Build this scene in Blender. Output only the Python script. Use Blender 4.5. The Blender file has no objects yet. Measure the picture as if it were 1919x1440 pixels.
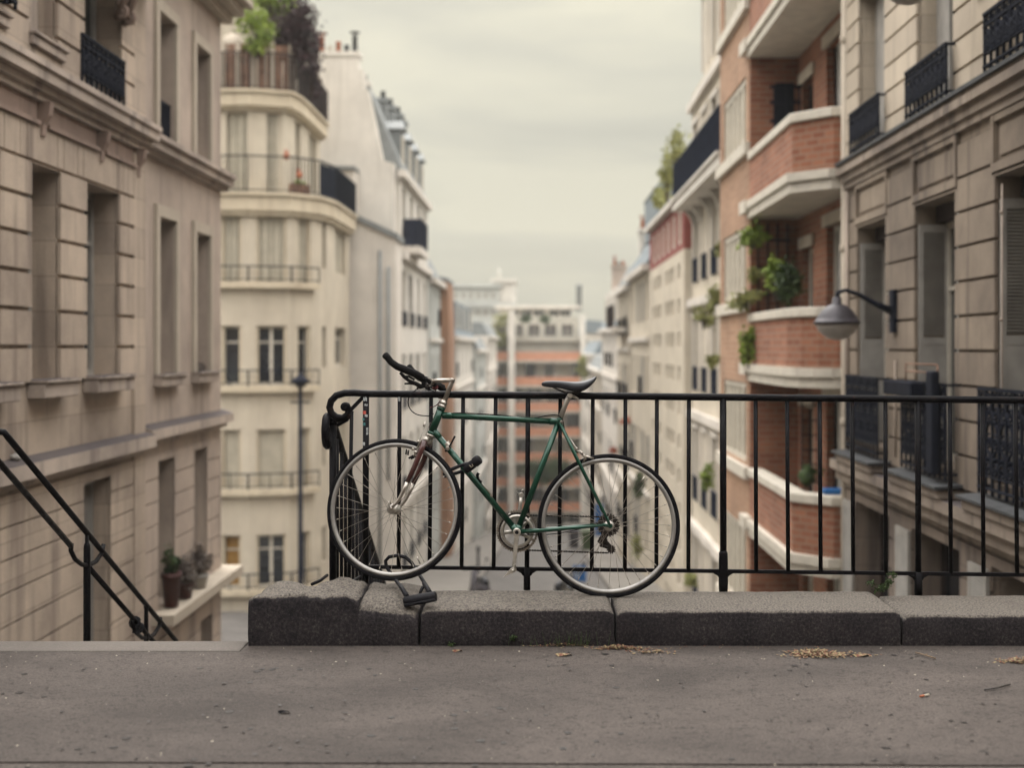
import bpy, bmesh, math, random
from mathutils import Vector, Matrix, noise
F, CX, CY, H = 2300.0, 1010.0, 650.0, 1.36      # camera constants used to measure the street
sc = bpy.context.scene
C = sc.collection
R = random.Random(7)
def S(px, py, Y): return Vector(((px-CX)/F*Y, Y, H-(py-CY)/F*Y))
def lerp(a, b, t): return a+(b-a)*t
def ground(Y): return -6.6-.118*(Y-40)

# ------------------------------------------------------------------ materials
def nd(nt, t, **k):
    n = nt.nodes.new(t)
    for a, v in k.items(): setattr(n, a, v)
    return n
def base(name):
    m = bpy.data.materials.new(name); m.use_nodes = True
    return m, m.node_tree, m.node_tree.nodes['Principled BSDF']
def rgb(c): return (c[0], c[1], c[2], 1)
def ramp(nt, fac, stops):
    r = nd(nt, 'ShaderNodeValToRGB')
    e = r.color_ramp.elements
    e[0].position, e[0].color = stops[0][0], rgb(stops[0][1])
    e[1].position, e[1].color = stops[-1][0], rgb(stops[-1][1])
    for p, c in stops[1:-1]:
        x = e.new(p); x.color = rgb(c)
    nt.links.new(fac, r.inputs[0]); return r.outputs[0]
def tex(nt, scale, detail=4, rough=.55, vec=(1, 1, 1), coord='Object', dist=0):
    tc = nd(nt, 'ShaderNodeTexCoord'); mp = nd(nt, 'ShaderNodeMapping')
    mp.inputs['Scale'].default_value = vec
    n = nd(nt, 'ShaderNodeTexNoise')
    n.inputs['Scale'].default_value = scale; n.inputs['Detail'].default_value = detail; n.inputs['Roughness'].default_value = rough
    n.inputs['Distortion'].default_value = dist
    nt.links.new(tc.outputs[coord], mp.inputs[0]); nt.links.new(mp.outputs[0], n.inputs['Vector'])
    return n.outputs[0]
def mixc(nt, fac, a, b, mode='MIX'):
    m = nd(nt, 'ShaderNodeMix', data_type='RGBA', blend_type=mode)
    if hasattr(fac, 'links'): nt.links.new(fac, m.inputs[0])
    else: m.inputs[0].default_value = fac
    for s, i in ((a, 6), (b, 7)):
        if hasattr(s, 'links'): nt.links.new(s, m.inputs[i])
        else: m.inputs[i].default_value = rgb(s)
    return m.outputs[2]
def bump(nt, bs, h, strength, dist=.01):
    b = nd(nt, 'ShaderNodeBump'); b.inputs['Strength'].default_value = strength; b.inputs['Distance'].default_value = dist
    nt.links.new(h, b.inputs['Height']); nt.links.new(b.outputs[0], bs.inputs['Normal'])
def simple(name, c, rough=.6, metal=0, var=.25, scale=6, bmp=0, bscale=60, spec=.5, coat=0):
    m, nt, bs = base(name)
    lo = tuple(x*(1-var) for x in c); hi = tuple(min(1, x*(1+var)) for x in c)
    nt.links.new(ramp(nt, tex(nt, scale), [(.3, lo), (.7, hi)]), bs.inputs['Base Color'])
    bs.inputs['Roughness'].default_value = rough; bs.inputs['Metallic'].default_value = metal
    bs.inputs['Specular IOR Level'].default_value = spec; bs.inputs['Coat Weight'].default_value = coat
    if bmp: bump(nt, bs, tex(nt, bscale, 5), bmp)
    return m
def facade(name, c, dirt, dirt_amt=.5, speck=.12, bmp=.25, blocks=None, grime=0):
    """weathered plaster or stone: blotches, vertical rain streaks, fine grain"""
    m, nt, bs = base(name)
    lo = tuple(x*.86 for x in c); hi = tuple(min(1, x*1.1) for x in c)
    col = ramp(nt, tex(nt, .9, 5), [(.3, lo), (.7, hi)])
    st = ramp(nt, tex(nt, 1, 5, .6, (3.5, 3.5, .28)), [(.48, (0, 0, 0)), (.66, (1, 1, 1))])
    bl = ramp(nt, tex(nt, .55, 6, .65), [(.42, (0, 0, 0)), (.7, (1, 1, 1))])
    mm = nd(nt, 'ShaderNodeMath', operation='MULTIPLY'); mm.inputs[1].default_value = dirt_amt
    ad = nd(nt, 'ShaderNodeMath', operation='MAXIMUM')
    nt.links.new(st, ad.inputs[0]); nt.links.new(bl, ad.inputs[1]); nt.links.new(ad.outputs[0], mm.inputs[0])
    col = mixc(nt, mm.outputs[0], col, dirt)
    g = ramp(nt, tex(nt, 60, 3), [(.35, (1-speck,)*3), (.65, (1, 1, 1))])
    col = mixc(nt, 1.0, col, g, 'MULTIPLY')
    if blocks:      # each dressed stone a slightly different tone
        tc = nd(nt, 'ShaderNodeTexCoord'); s3 = nd(nt, 'ShaderNodeSeparateXYZ'); c3 = nd(nt, 'ShaderNodeCombineXYZ'); sb = nd(nt, 'ShaderNodeMath', operation='SUBTRACT'); sz = nd(nt, 'ShaderNodeMath', operation='SUBTRACT'); sz.inputs[1].default_value = blocks[2]
        nt.links.new(tc.outputs['Object'], s3.inputs[0]); nt.links.new(s3.outputs[1], sb.inputs[0]); nt.links.new(s3.outputs[0], sb.inputs[1]); nt.links.new(s3.outputs[2], sz.inputs[0]); nt.links.new(sb.outputs[0], c3.inputs[0]); nt.links.new(sz.outputs[0], c3.inputs[1])
        bk_ = nd(nt, 'ShaderNodeTexBrick'); nt.links.new(c3.outputs[0], bk_.inputs['Vector']); bk_.inputs['Scale'].default_value = 1; bk_.inputs['Brick Width'].default_value = blocks[0]; bk_.inputs['Row Height'].default_value = blocks[1]
        bk_.inputs['Mortar Size'].default_value = .006; bk_.inputs['Color1'].default_value = rgb((.87, .86, .85)); bk_.inputs['Color2'].default_value = rgb((1.10, 1.09, 1.06)); bk_.inputs['Mortar'].default_value = rgb((.72, .7, .68))
        col = mixc(nt, 1, col, bk_.outputs[0], 'MULTIPLY')
    if grime:       # soot and lichen settled on upward-facing mouldings
        geo = nd(nt, 'ShaderNodeNewGeometry'); s4 = nd(nt, 'ShaderNodeSeparateXYZ'); nt.links.new(geo.outputs['Normal'], s4.inputs[0])
        gm = nd(nt, 'ShaderNodeMath', operation='MULTIPLY_ADD'); gm.inputs[1].default_value = .9; nt.links.new(tex(nt, 9, 5, .7), gm.inputs[0]); nt.links.new(s4.outputs[2], gm.inputs[2])
        g2 = nd(nt, 'ShaderNodeMath', operation='MULTIPLY'); g2.inputs[1].default_value = grime; nt.links.new(ramp(nt, gm.outputs[0], [(.75, (0,)*3), (.98, (1,)*3)]), g2.inputs[0])
        col = mixc(nt, g2.outputs[0], col, (.055, .046, .05))
    nt.links.new(col, bs.inputs['Base Color']); bs.inputs['Roughness'].default_value = .88
    bs.inputs['Specular IOR Level'].default_value = .25
    bump(nt, bs, tex(nt, 25, 6), bmp, .008)
    return m
def brick(name, c1, c2, mortar, scale=1):
    m, nt, bs = base(name)
    tc = nd(nt, 'ShaderNodeTexCoord'); sx = nd(nt, 'ShaderNodeSeparateXYZ'); ad = nd(nt, 'ShaderNodeMath', operation='SUBTRACT'); cx = nd(nt, 'ShaderNodeCombineXYZ')
    nt.links.new(tc.outputs['Object'], sx.inputs[0]); nt.links.new(sx.outputs[1], ad.inputs[0]); nt.links.new(sx.outputs[0], ad.inputs[1])
    nt.links.new(ad.outputs[0], cx.inputs[0]); nt.links.new(sx.outputs[2], cx.inputs[1])
    b = nd(nt, 'ShaderNodeTexBrick'); nt.links.new(cx.outputs[0], b.inputs['Vector'])
    b.inputs['Color1'].default_value = rgb(c1); b.inputs['Color2'].default_value = rgb(c2); b.inputs['Mortar'].default_value = rgb(mortar)
    b.inputs['Scale'].default_value = 1; b.inputs['Brick Width'].default_value = .23*scale; b.inputs['Row Height'].default_value = .075*scale
    b.inputs['Mortar Size'].default_value = .011*scale; b.inputs['Bias'].default_value = -.1
    g = ramp(nt, tex(nt, 1.2, 5), [(.3, (.75, .75, .75)), (.7, (1.1, 1.1, 1.1))])
    nt.links.new(mixc(nt, 1, b.outputs[0], g, 'MULTIPLY'), bs.inputs['Base Color'])
    bs.inputs['Roughness'].default_value = .9
    bump(nt, bs, b.outputs['Fac'], -.4, .008)
    return m
def leafmat(name, a, b, scale=3):
    m, nt, bs = base(name)
    nt.links.new(ramp(nt, tex(nt, scale, 3), [(.3, a), (.7, b)]), bs.inputs['Base Color'])
    bs.inputs['Roughness'].default_value = .55; bs.inputs['Specular IOR Level'].default_value = .3
    return m
M = {}
M['stone'] = facade('pinkish_limestone', (.62, .505, .405), (.17, .13, .115), .62, blocks=(1.15, .345, .15))
M['stone_trim'] = facade('limestone_trim', (.60, .495, .41), (.15, .12, .115), .6, grime=.9)
M['plaster'] = facade('beige_plaster', (.61, .495, .405), (.21, .165, .145), .6)
M['plaster_light'] = facade('light_surround', (.60, .515, .41), (.3, .25, .2), .3)
M['cream'] = facade('warm_cream_render', (.70, .615, .485), (.42, .345, .26), .35)
M['cream_trim'] = facade('cream_slab_render', (.74, .635, .47), (.4, .31, .215), .45)
M['offwhite'] = facade('off_white_party_wall', (.85, .79, .70), (.48, .43, .36), .35)
M['white'] = facade('white_render', (.82, .75, .66), (.48, .42, .36), .3)
M['grey_stone'] = facade('dark_weathered_limestone', (.34, .275, .215), (.085, .068, .062), .7, blocks=(1.3, .335, .3))
M['pale_stone'] = facade('pale_upper_limestone', (.66, .565, .45), (.28, .23, .18), .4, blocks=(1.2, .30, .14))
M['base_stone'] = facade('shade_painted_base_stone', (.29, .232, .19), (.07, .056, .055), .7, blocks=(1.3, .36, .22))  # darker colour stands in for the deep shade under the ledge
M['frieze'] = facade('brownish_shade_painted_stone', (.40, .29, .235), (.16, .12, .10), .6)  # brownish stone, its dark tone includes painted shade from under the cornice
M['ivory'] = facade('ivory_render', (.76, .67, .535), (.45, .38, .29), .4)
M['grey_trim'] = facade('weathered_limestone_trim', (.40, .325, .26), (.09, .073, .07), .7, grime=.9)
M['brick'] = brick('red_brick', (.27, .098, .054), (.40, .165, .092), (.33, .20, .135), 1.25)
M['brick_pale'] = brick('pale_tan_brick', (.37, .20, .12), (.47, .275, .17), (.44, .30, .20), 1.25)
M['terracotta'] = facade('terracotta_gable', (.40, .225, .14), (.26, .16, .11), .4)
M['redpaint'] = simple('dark_red_brickwork', (.27, .075, .06), .85, 0, .25, 4)
M['zinc'] = simple('zinc_roofing', (.22, .23, .225), .65, .1, .2, 2.5, .15, 8)
M['zinc_dark'] = simple('dark_zinc_cover', (.055, .058, .062), .6, .2, .35, 6, .3, 20)
M['slate'] = simple('blue_grey_slate', (.20, .23, .245), .7, 0, .2, 4, .2, 20)
M['whitepaint'] = simple('white_painted_wood', (.66, .60, .50), .55, 0, .12, 5)
M['shutter'] = simple('grey_white_shutter', (.36, .335, .30), .65, 0, .18, 4)
M['blind'] = simple('closed_linen_blind', (.47, .42, .325), .8, 0, .12, 3)
M['darkwood'] = simple('dark_brown_joinery', (.04, .028, .026), .7, 0, .3, 6, 0, 60, .15)
M['ochre'] = simple('ochre_curtain', (.34, .185, .05), .8, 0, .25, 5)
M['glass'] = simple('dark_window_glass', (.018, .021, .027), .08, 0, .4, 1.2, 0, 60, .8)
M['glass_pale'] = simple('pale_window_glass', (.13, .135, .135), .15, 0, .5, 1.0, 0, 60, .7)
M['void'] = simple('dim_interior', (.05, .042, .04), .9, 0, .4, 2)
M['iron_blue'] = simple('blue_black_ironwork', (.012, .014, .023), .75, 0, .3, 9, 0, 60, .1)
M['navy'] = simple('navy_balcony_canvas', (.022, .027, .045), .85, 0, .25, 4, 0, 60, .1)
M['copper'] = simple('rust_red_pot', (.065, .024, .021), .7, 0, .3, 8)
M['potred'] = simple('orange_clay_pot', (.40, .13, .06), .8, 0, .2, 8)
M['woodscreen'] = simple('brown_wood_screen', (.25, .135, .085), .75, 0, .4, 5)
M['leaf'] = leafmat('fresh_green_leaves', (.13, .20, .025), (.36, .44, .075))
M['leaf_dark'] = leafmat('dark_green_leaves', (.02, .04, .012), (.07, .11, .025))
M['leaf_purple'] = leafmat('purple_leaves', (.022, .014, .017), (.085, .04, .045))
M['leaf_olive'] = leafmat('yellow_green_leaves', (.19, .20, .055), (.38, .37, .13))
M['leaf_grey'] = leafmat('dry_grey_leaves', (.09, .07, .06), (.27, .22, .18))
M['flower'] = leafmat('red_flowers', (.42, .06, .02), (.6, .15, .05))
M['bark'] = simple('brown_bark', (.07, .05, .038), .9, 0, .35, 12, .4, 30)
M['orange'] = simple('orange_balcony_panel', (.55, .25, .15), .8, 0, .12, 1.5)
M['concrete'] = facade('pale_concrete', (.56, .52, .44), (.4, .36, .3), .3)
M['paleblue'] = facade('pale_grey_blue_render', (.60, .60, .55), (.42, .42, .4), .25)

# ---- black gloss paint on the wrought iron, with rust worn through
m, nt, bs = base('chipped_black_iron_paint')
n1 = tex(nt, 26, 6, .65)
col = ramp(nt, n1, [(.55, (.0055, .005, .0065)), (.62, (.009, .007, .008)), (.74, (.04, .018, .013))])
nt.links.new(col, bs.inputs['Base Color'])
nt.links.new(ramp(nt, tex(nt, 40, 4), [(.3, (.35,)*3), (.7, (.6,)*3)]), bs.inputs['Roughness'])
bump(nt, bs, tex(nt, 90, 4), .25, .004); bs.inputs['Specular IOR Level'].default_value = .10; M['iron'] = m
# ---- green bicycle enamel
m, nt, bs = base('metallic_green_enamel')
nt.links.new(ramp(nt, tex(nt, 14, 4), [(.3, (.001, .034, .018)), (.62, (.0015, .052, .028)), (.74, (.004, .042, .025)), (.80, (.03, .035, .03))]), bs.inputs['Base Color'])
bs.inputs['Metallic'].default_value = .35; bs.inputs['Roughness'].default_value = .34; bs.inputs['Coat Weight'].default_value = .55; bs.inputs['Coat Roughness'].default_value = .08; bs.inputs['Specular IOR Level'].default_value = .3
M['green'] = m
# ---- fork paint: worn maroon over chrome, by height along the blade
M['maroon'] = simple('worn_maroon_enamel', (.062, .016, .013), .35, .2, .6, 20, 0, 60, .5, .4)
M['chrome'] = simple('aged_chrome', (.40, .365, .32), .32, .9, .25, 25)
M['alu'] = simple('dull_aluminium', (.50, .47, .42), .38, .8, .2, 30)
M['rim'] = simple('brushed_rim', (.33, .315, .295), .5, .75, .14, 18)
M['steel_dark'] = simple('greasy_dark_steel', (.035, .03, .028), .45, .6, .5, 40)
M['ring'] = simple('steel_tooth_ring', (.30, .27, .23), .4, .8, .35, 30)
M['rubber'] = simple('black_rubber', (.006, .0055, .007), .75, 0, .35, 30, .2, 120, .1)
M['tape'] = simple('black_bar_tape', (.005, .0045, .005), .7, 0, .3, 60, .5, 150, .12)
M['leather'] = simple('black_saddle_leather', (.008, .0085, .012), .33, 0, .3, 20, .06, 200, .35)
M['lockplastic'] = simple('grey_black_lock_coating', (.010, .0095, .012), .55, 0, .35, 40, 0, 60, .15)
M['redplug'] = simple('dark_red_bar_plug', (.10, .012, .014), .5, 0, .3, 30)
M['sticker_white'] = simple('white_paper_sticker', (.50, .52, .52), .7, 0, .5, 60)
M['sticker_red'] = simple('red_paper_sticker', (.55, .10, .07), .7, 0, .3, 60)
M['sticker_teal'] = simple('teal_paper_sticker', (.06, .22, .22), .7, 0, .4, 60)
M['lampglass'] = simple('frosted_lamp_bowl', (.40, .365, .325), .35, 0, .1, 6)
M['lampmetal'] = simple('grey_violet_lamp_metal', (.05, .043, .05), .5, .2, .35, 9)
M['blue'] = simple('blue_enamel', (.02, .13, .36), .5, 0, .2, 4)
M['carpaint'] = simple('black_car_paint', (.012, .012, .014), .25, .2, .2, 4, 0, 60, .5, .8)
M['carwhite'] = simple('silver_car_paint', (.4, .4, .39), .3, .4, .1, 4, 0, 60, .5, .8)
m, nt, bs = base('dry_leaf_litter')
nt.links.new(ramp(nt, tex(nt, 85, 2), [(.30, (.04, .02, .014)), (.42, (.17, .05, .026)), (.49, (.13, .085, .045)), (.58, (.30, .225, .115)), (.72, (.24, .21, .10))]), bs.inputs['Base Color']); bs.inputs['Roughness'].default_value = .8; M['leaflitter'] = m
M['bone'] = simple('pale_paper_scraps', (.5, .44, .34), .8, 0, .3, 40)
M['twig'] = simple('dry_twig', (.16, .11, .07), .9, 0, .3, 40)

# ---- asphalt of the pavement: worn, fine grit, darker scuffs
def asphalt(name, c):
    m, nt, bs = base(name)
    lo = tuple(x*.66 for x in c); hi = tuple(x*1.28 for x in c)
    col = ramp(nt, tex(nt, 1.1, 7, .68, (1, 1.9, 1), dist=.4), [(.34, lo), (.66, hi)])
    g = ramp(nt, tex(nt, 120, 4, .75), [(.30, (.38,)*3), (.5, (1,)*3), (.70, (1.65,)*3)])
    col = mixc(nt, 1, col, g, 'MULTIPLY')
    sc_ = ramp(nt, tex(nt, 7, 6, .75, (1, 1.6, 1), dist=.6), [(.58, (0,)*3), (.72, (1,)*3)])
    mm = nd(nt, 'ShaderNodeMath', operation='MULTIPLY'); mm.inputs[1].default_value = .6
    nt.links.new(sc_, mm.inputs[0]); col = mixc(nt, mm.outputs[0], col, (c[0]*.52, c[1]*.47, c[2]*.52))
    pt = ramp(nt, tex(nt, 42, 4, .75, (1, 1.3, 1)), [(.555, (0,)*3), (.60, (1,)*3)])
    m2 = nd(nt, 'ShaderNodeMath', operation='MULTIPLY'); m2.inputs[1].default_value = .75
    nt.links.new(pt, m2.inputs[0]); col = mixc(nt, m2.outputs[0], col, tuple(x*.38 for x in c))
    # cracks
    tc = nd(nt, 'ShaderNodeTexCoord'); mp = nd(nt, 'ShaderNodeMapping'); mp.inputs['Scale'].default_value = (.7, .9, .7)
    v = nd(nt, 'ShaderNodeTexVoronoi', feature='DISTANCE_TO_EDGE'); v.inputs['Scale'].default_value = .8
    nz = nd(nt, 'ShaderNodeTexNoise'); nz.inputs['Scale'].default_value = 3; nz.inputs['Detail'].default_value = 6
    nt.links.new(tc.outputs['Object'], mp.inputs[0]); nt.links.new(mp.outputs[0], nz.inputs['Vector'])
    va = nd(nt, 'ShaderNodeMix', data_type='RGBA', blend_type='ADD'); va.inputs[0].default_value = .35
    nt.links.new(mp.outputs[0], va.inputs[6]); nt.links.new(nz.outputs['Color'], va.inputs[7]); nt.links.new(va.outputs[2], v.inputs['Vector'])
    ck = ramp(nt, v.outputs['Distance'], [(.0, (1,)*3), (.006, (0,)*3)])
    mk = nd(nt, 'ShaderNodeMath', operation='MULTIPLY'); mk.inputs[1].default_value = .0
    nt.links.new(ck, mk.inputs[0]); col = mixc(nt, mk.outputs[0], col, tuple(x*.35 for x in c))
    nt.links.new(col, bs.inputs['Base Color']); bs.inputs['Roughness'].default_value = .82; bs.inputs['Specular IOR Level'].default_value = .3
    bump(nt, bs, tex(nt, 130, 5, .7), .55, .006)
    return m
M['asphalt'] = asphalt('worn_asphalt', (.070, .0575, .050))
M['asphalt_low'] = asphalt('street_asphalt', (.145, .132, .12))
M['sidewalk'] = facade('grey_paving_slabs', (.27, .245, .215), (.16, .145, .13), .4)
# ---- kerb granite: pale worn speckle on top, upright faces darkened by grime and by painted-in shade
m, nt, bs = base('grimy_shaded_granite')
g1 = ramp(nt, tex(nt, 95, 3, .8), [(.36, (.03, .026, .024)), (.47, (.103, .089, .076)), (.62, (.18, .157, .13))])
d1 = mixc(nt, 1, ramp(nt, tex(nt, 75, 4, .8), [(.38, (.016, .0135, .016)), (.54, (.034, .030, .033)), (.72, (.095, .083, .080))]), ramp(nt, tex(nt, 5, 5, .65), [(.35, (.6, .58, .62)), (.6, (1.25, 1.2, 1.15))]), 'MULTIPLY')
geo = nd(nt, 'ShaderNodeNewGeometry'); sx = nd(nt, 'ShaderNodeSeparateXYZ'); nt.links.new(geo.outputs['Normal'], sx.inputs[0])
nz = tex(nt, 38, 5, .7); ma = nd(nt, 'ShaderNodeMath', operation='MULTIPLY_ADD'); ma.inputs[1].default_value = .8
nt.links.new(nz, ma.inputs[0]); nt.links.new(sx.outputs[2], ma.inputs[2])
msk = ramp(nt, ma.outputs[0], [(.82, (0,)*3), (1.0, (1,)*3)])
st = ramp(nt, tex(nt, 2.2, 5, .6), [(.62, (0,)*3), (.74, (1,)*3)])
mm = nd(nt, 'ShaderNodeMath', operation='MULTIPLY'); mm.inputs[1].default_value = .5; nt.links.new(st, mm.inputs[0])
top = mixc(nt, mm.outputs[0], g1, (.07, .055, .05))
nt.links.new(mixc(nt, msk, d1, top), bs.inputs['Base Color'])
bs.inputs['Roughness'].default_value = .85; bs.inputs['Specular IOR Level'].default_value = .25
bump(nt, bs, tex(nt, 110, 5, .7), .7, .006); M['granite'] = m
m, nt, bs = base('pale_step_stone')
c0 = ramp(nt, tex(nt, 1.6, 5), [(.3, (.09, .077, .067)), (.7, (.135, .115, .098))])
nt.links.new(mixc(nt, 1, c0, ramp(nt, tex(nt, 150, 3, .7), [(.3, (.7,)*3), (.7, (1.15,)*3)]), 'MULTIPLY'), bs.inputs['Base Color'])
bs.inputs['Roughness'].default_value = .85; bump(nt, bs, tex(nt, 120, 4), .4, .005); M['stepstone'] = m

# ------------------------------------------------------------------ mesh builder
class MB:
    def __init__(s): s.bm = bmesh.new()
    def face(s, pts, smooth=False):
        f = s.bm.faces.new([s.bm.verts.new(p) for p in pts]); f.smooth = smooth; return f
    def hexa(s, p):
        v = [s.bm.verts.new(q) for q in p]
        for i in ((0, 3, 2, 1), (4, 5, 6, 7), (0, 1, 5, 4), (1, 2, 6, 5), (2, 3, 7, 6), (3, 0, 4, 7)):
            s.bm.faces.new([v[k] for k in i])
    def box(s, x0, x1, y0, y1, z0, z1):
        s.hexa([(x0, y0, z0), (x1, y0, z0), (x1, y1, z0), (x0, y1, z0), (x0, y0, z1), (x1, y0, z1), (x1, y1, z1), (x0, y1, z1)])
    def prism(s, poly, vec):
        a = [s.bm.verts.new(p) for p in poly]; b = [s.bm.verts.new(Vector(p)+Vector(vec)) for p in poly]
        s.bm.faces.new(a); s.bm.faces.new(b[::-1]); n = len(a)
        for i in range(n): s.bm.faces.new((a[i], a[(i+1) % n], b[(i+1) % n], b[i]))
    def tube(s, pts, r, n=8, closed=False, flat=None):
        """swept tube; r is a number or a list; flat=(k, axis) squashes the section along an axis"""
        P = [Vector(p) for p in pts]; m = len(P)
        rr = r if isinstance(r, (list, tuple)) else [r]*m
        T = []
        for i in range(m):
            a = P[(i-1) % m] if (closed or i > 0) else P[i]; b = P[(i+1) % m] if (closed or i < m-1) else P[i]
            d = b-a; T.append(d.normalized() if d.length > 1e-9 else Vector((0, 0, 1)))
        up = Vector((0, 0, 1)) if abs(T[0].z) < .9 else Vector((0, 1, 0))
        u = T[0].cross(up).normalized(); rings = []
        for i in range(m):
            u = (u-T[i]*u.dot(T[i])).normalized(); w = T[i].cross(u)
            ring = []
            for k in range(n):
                a = 2*math.pi*(k+.5)/n
                o = (u*math.cos(a)+w*math.sin(a))*rr[i]
                if flat: o = o-flat[1]*o.dot(flat[1])*(1-flat[0])
                ring.append(s.bm.verts.new(P[i]+o))
            rings.append(ring)
        for i in range(m if closed else m-1):
            a, b = rings[i], rings[(i+1) % m]
            for k in range(n):
                f = s.bm.faces.new((a[k], a[(k+1) % n], b[(k+1) % n], b[k])); f.smooth = n > 4
        if not closed:
            s.bm.faces.new(rings[0][::-1]); s.bm.faces.new(rings[-1])
    def lathe(s, c, axis, prof, n=16):
        """prof: (distance along axis, radius)"""
        c = Vector(c); ax = Vector(axis).normalized()
        up = Vector((0, 0, 1)) if abs(ax.z) < .9 else Vector((1, 0, 0))
        u = ax.cross(up).normalized(); w = ax.cross(u); rings = []
        for t, r in prof:
            rings.append([s.bm.verts.new(c+ax*t+(u*math.cos(2*math.pi*k/n)+w*math.sin(2*math.pi*k/n))*max(r, 1e-4)) for k in range(n)])
        for a, b in zip(rings, rings[1:]):
            for k in range(n):
                f = s.bm.faces.new((a[k], a[(k+1) % n], b[(k+1) % n], b[k])); f.smooth = True
        s.bm.faces.new(rings[0][::-1]); s.bm.faces.new(rings[-1])
    def ball(s, c, r, seed=0, amp=0, sub=2, sq=(1, 1, 1)):
        g = bmesh.ops.create_icosphere(s.bm, subdivisions=sub, radius=1)
        for v in g['verts']:
            k = 1+amp*noise.noise(v.co*2.3+Vector((seed, seed*.7, 0)))
            v.co = Vector(c)+Vector((v.co.x*r*sq[0], v.co.y*r*sq[1], v.co.z*r*sq[2]))*k
        for f in s.bm.faces[-len(g['verts'])*2+4:]: f.smooth = True
    def leaves(s, c, rad, n, size, rng, clumps=7, hang=0):
        c = Vector(c); cl = []
        for _ in range(clumps):
            d = Vector((rng.gauss(0, 1), rng.gauss(0, 1), rng.gauss(0, 1))).normalized()*rng.random()**.5*.8
            cl.append((d, rng.uniform(.25, .5)))
        for _ in range(n):
            d0, k = rng.choice(cl)
            d = d0+Vector((rng.gauss(0, .55), rng.gauss(0, .55), rng.gauss(0, .55)))*k
            p = c+Vector((d.x*rad[0], d.y*rad[1], d.z*rad[2]))
            a = Vector((rng.gauss(0, 1), rng.gauss(0, 1), rng.gauss(-.2-hang, .7))).normalized()
            b = a.cross(Vector((rng.gauss(0, 1), rng.gauss(0, 1), rng.gauss(0, 1)))).normalized()
            q = size*rng.uniform(.6, 1.35); nn = a.cross(b)*q*.18
            s.face((p, p+a*q*.5+b*q*.3+nn, p+a*q, p+a*q*.5-b*q*.3+nn))
    def build(s, name, mat, parent=None, origin=None, norm=True, bev=0, disp=None):
        if norm: bmesh.ops.recalc_face_normals(s.bm, faces=s.bm.faces[:])
        o_ = Vector(ROOT.get(parent.name, (0, 0, 0))) if parent else Vector(origin or (0, 0, 0))
        if not parent and origin is None and len(s.bm.verts):
            xs = [v.co for v in s.bm.verts]
            lo = Vector([min(v[i] for v in xs) for i in range(3)]); hi = Vector([max(v[i] for v in xs) for i in range(3)])
            o_ = Vector(((lo.x+hi.x)/2, (lo.y+hi.y)/2, lo.z))
        for v in s.bm.verts: v.co -= o_
        me = bpy.data.meshes.new(name); s.bm.to_mesh(me); s.bm.free()
        o = bpy.data.objects.new(name, me); C.objects.link(o)
        if mat: me.materials.append(M[mat] if isinstance(mat, str) else mat)
        if parent: o.parent = parent
        else: o.location = o_
        ROOT[o.name] = tuple(o_)
        if bev:
            b = o.modifiers.new('bevel', 'BEVEL'); b.width = bev; b.segments = 2; b.limit_method = 'ANGLE'
        return o
ROOT = {}
def thing(name, label, cat, loc=(0, 0, 0), group=None):
    o = bpy.data.objects.new(name, None); C.objects.link(o); o.location = loc; o.empty_display_size = .2
    o['label'] = label; o['category'] = cat
    if group: o['group'] = group
    ROOT[o.name] = tuple(loc); return o
def tag(o, label, cat, group=None):
    o['label'] = label; o['category'] = cat
    if group: o['group'] = group
    return o
def struct(o, kind='structure'): o['kind'] = kind; return o

# ------------------------------------------------------------------ facade helpers
class Fr:
    """a facade: u runs along it, z up, d outwards"""
    def __init__(s, a, b, flip=False):
        a = Vector((a[0], a[1], 0)); b = Vector((b[0], b[1], 0)); s.o = a; s.len = (b-a).length; s.u = (b-a)/s.len
        s.n = Vector((-s.u.y, s.u.x, 0))*(-1 if flip else 1)
    def p(s, u, z, d=0):
        q = s.o+s.u*u+s.n*d; return Vector((q.x, q.y, z))
def FL(X): return Fr((X, 0), (X, 1), True)      # left side of the street, faces +X, u = Y
def FR(X): return Fr((X, 0), (X, 1))            # right side, faces -X
def FC(Y): return Fr((0, Y), (1, Y), True)      # faces the camera, u = X
def fbox(mb, fr, u0, u1, z0, z1, d0, d1):
    mb.hexa([fr.p(u0, z0, d1), fr.p(u1, z0, d1), fr.p(u1, z0, d0), fr.p(u0, z0, d0), fr.p(u0, z1, d1), fr.p(u1, z1, d1), fr.p(u1, z1, d0), fr.p(u0, z1, d0)])
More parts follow.
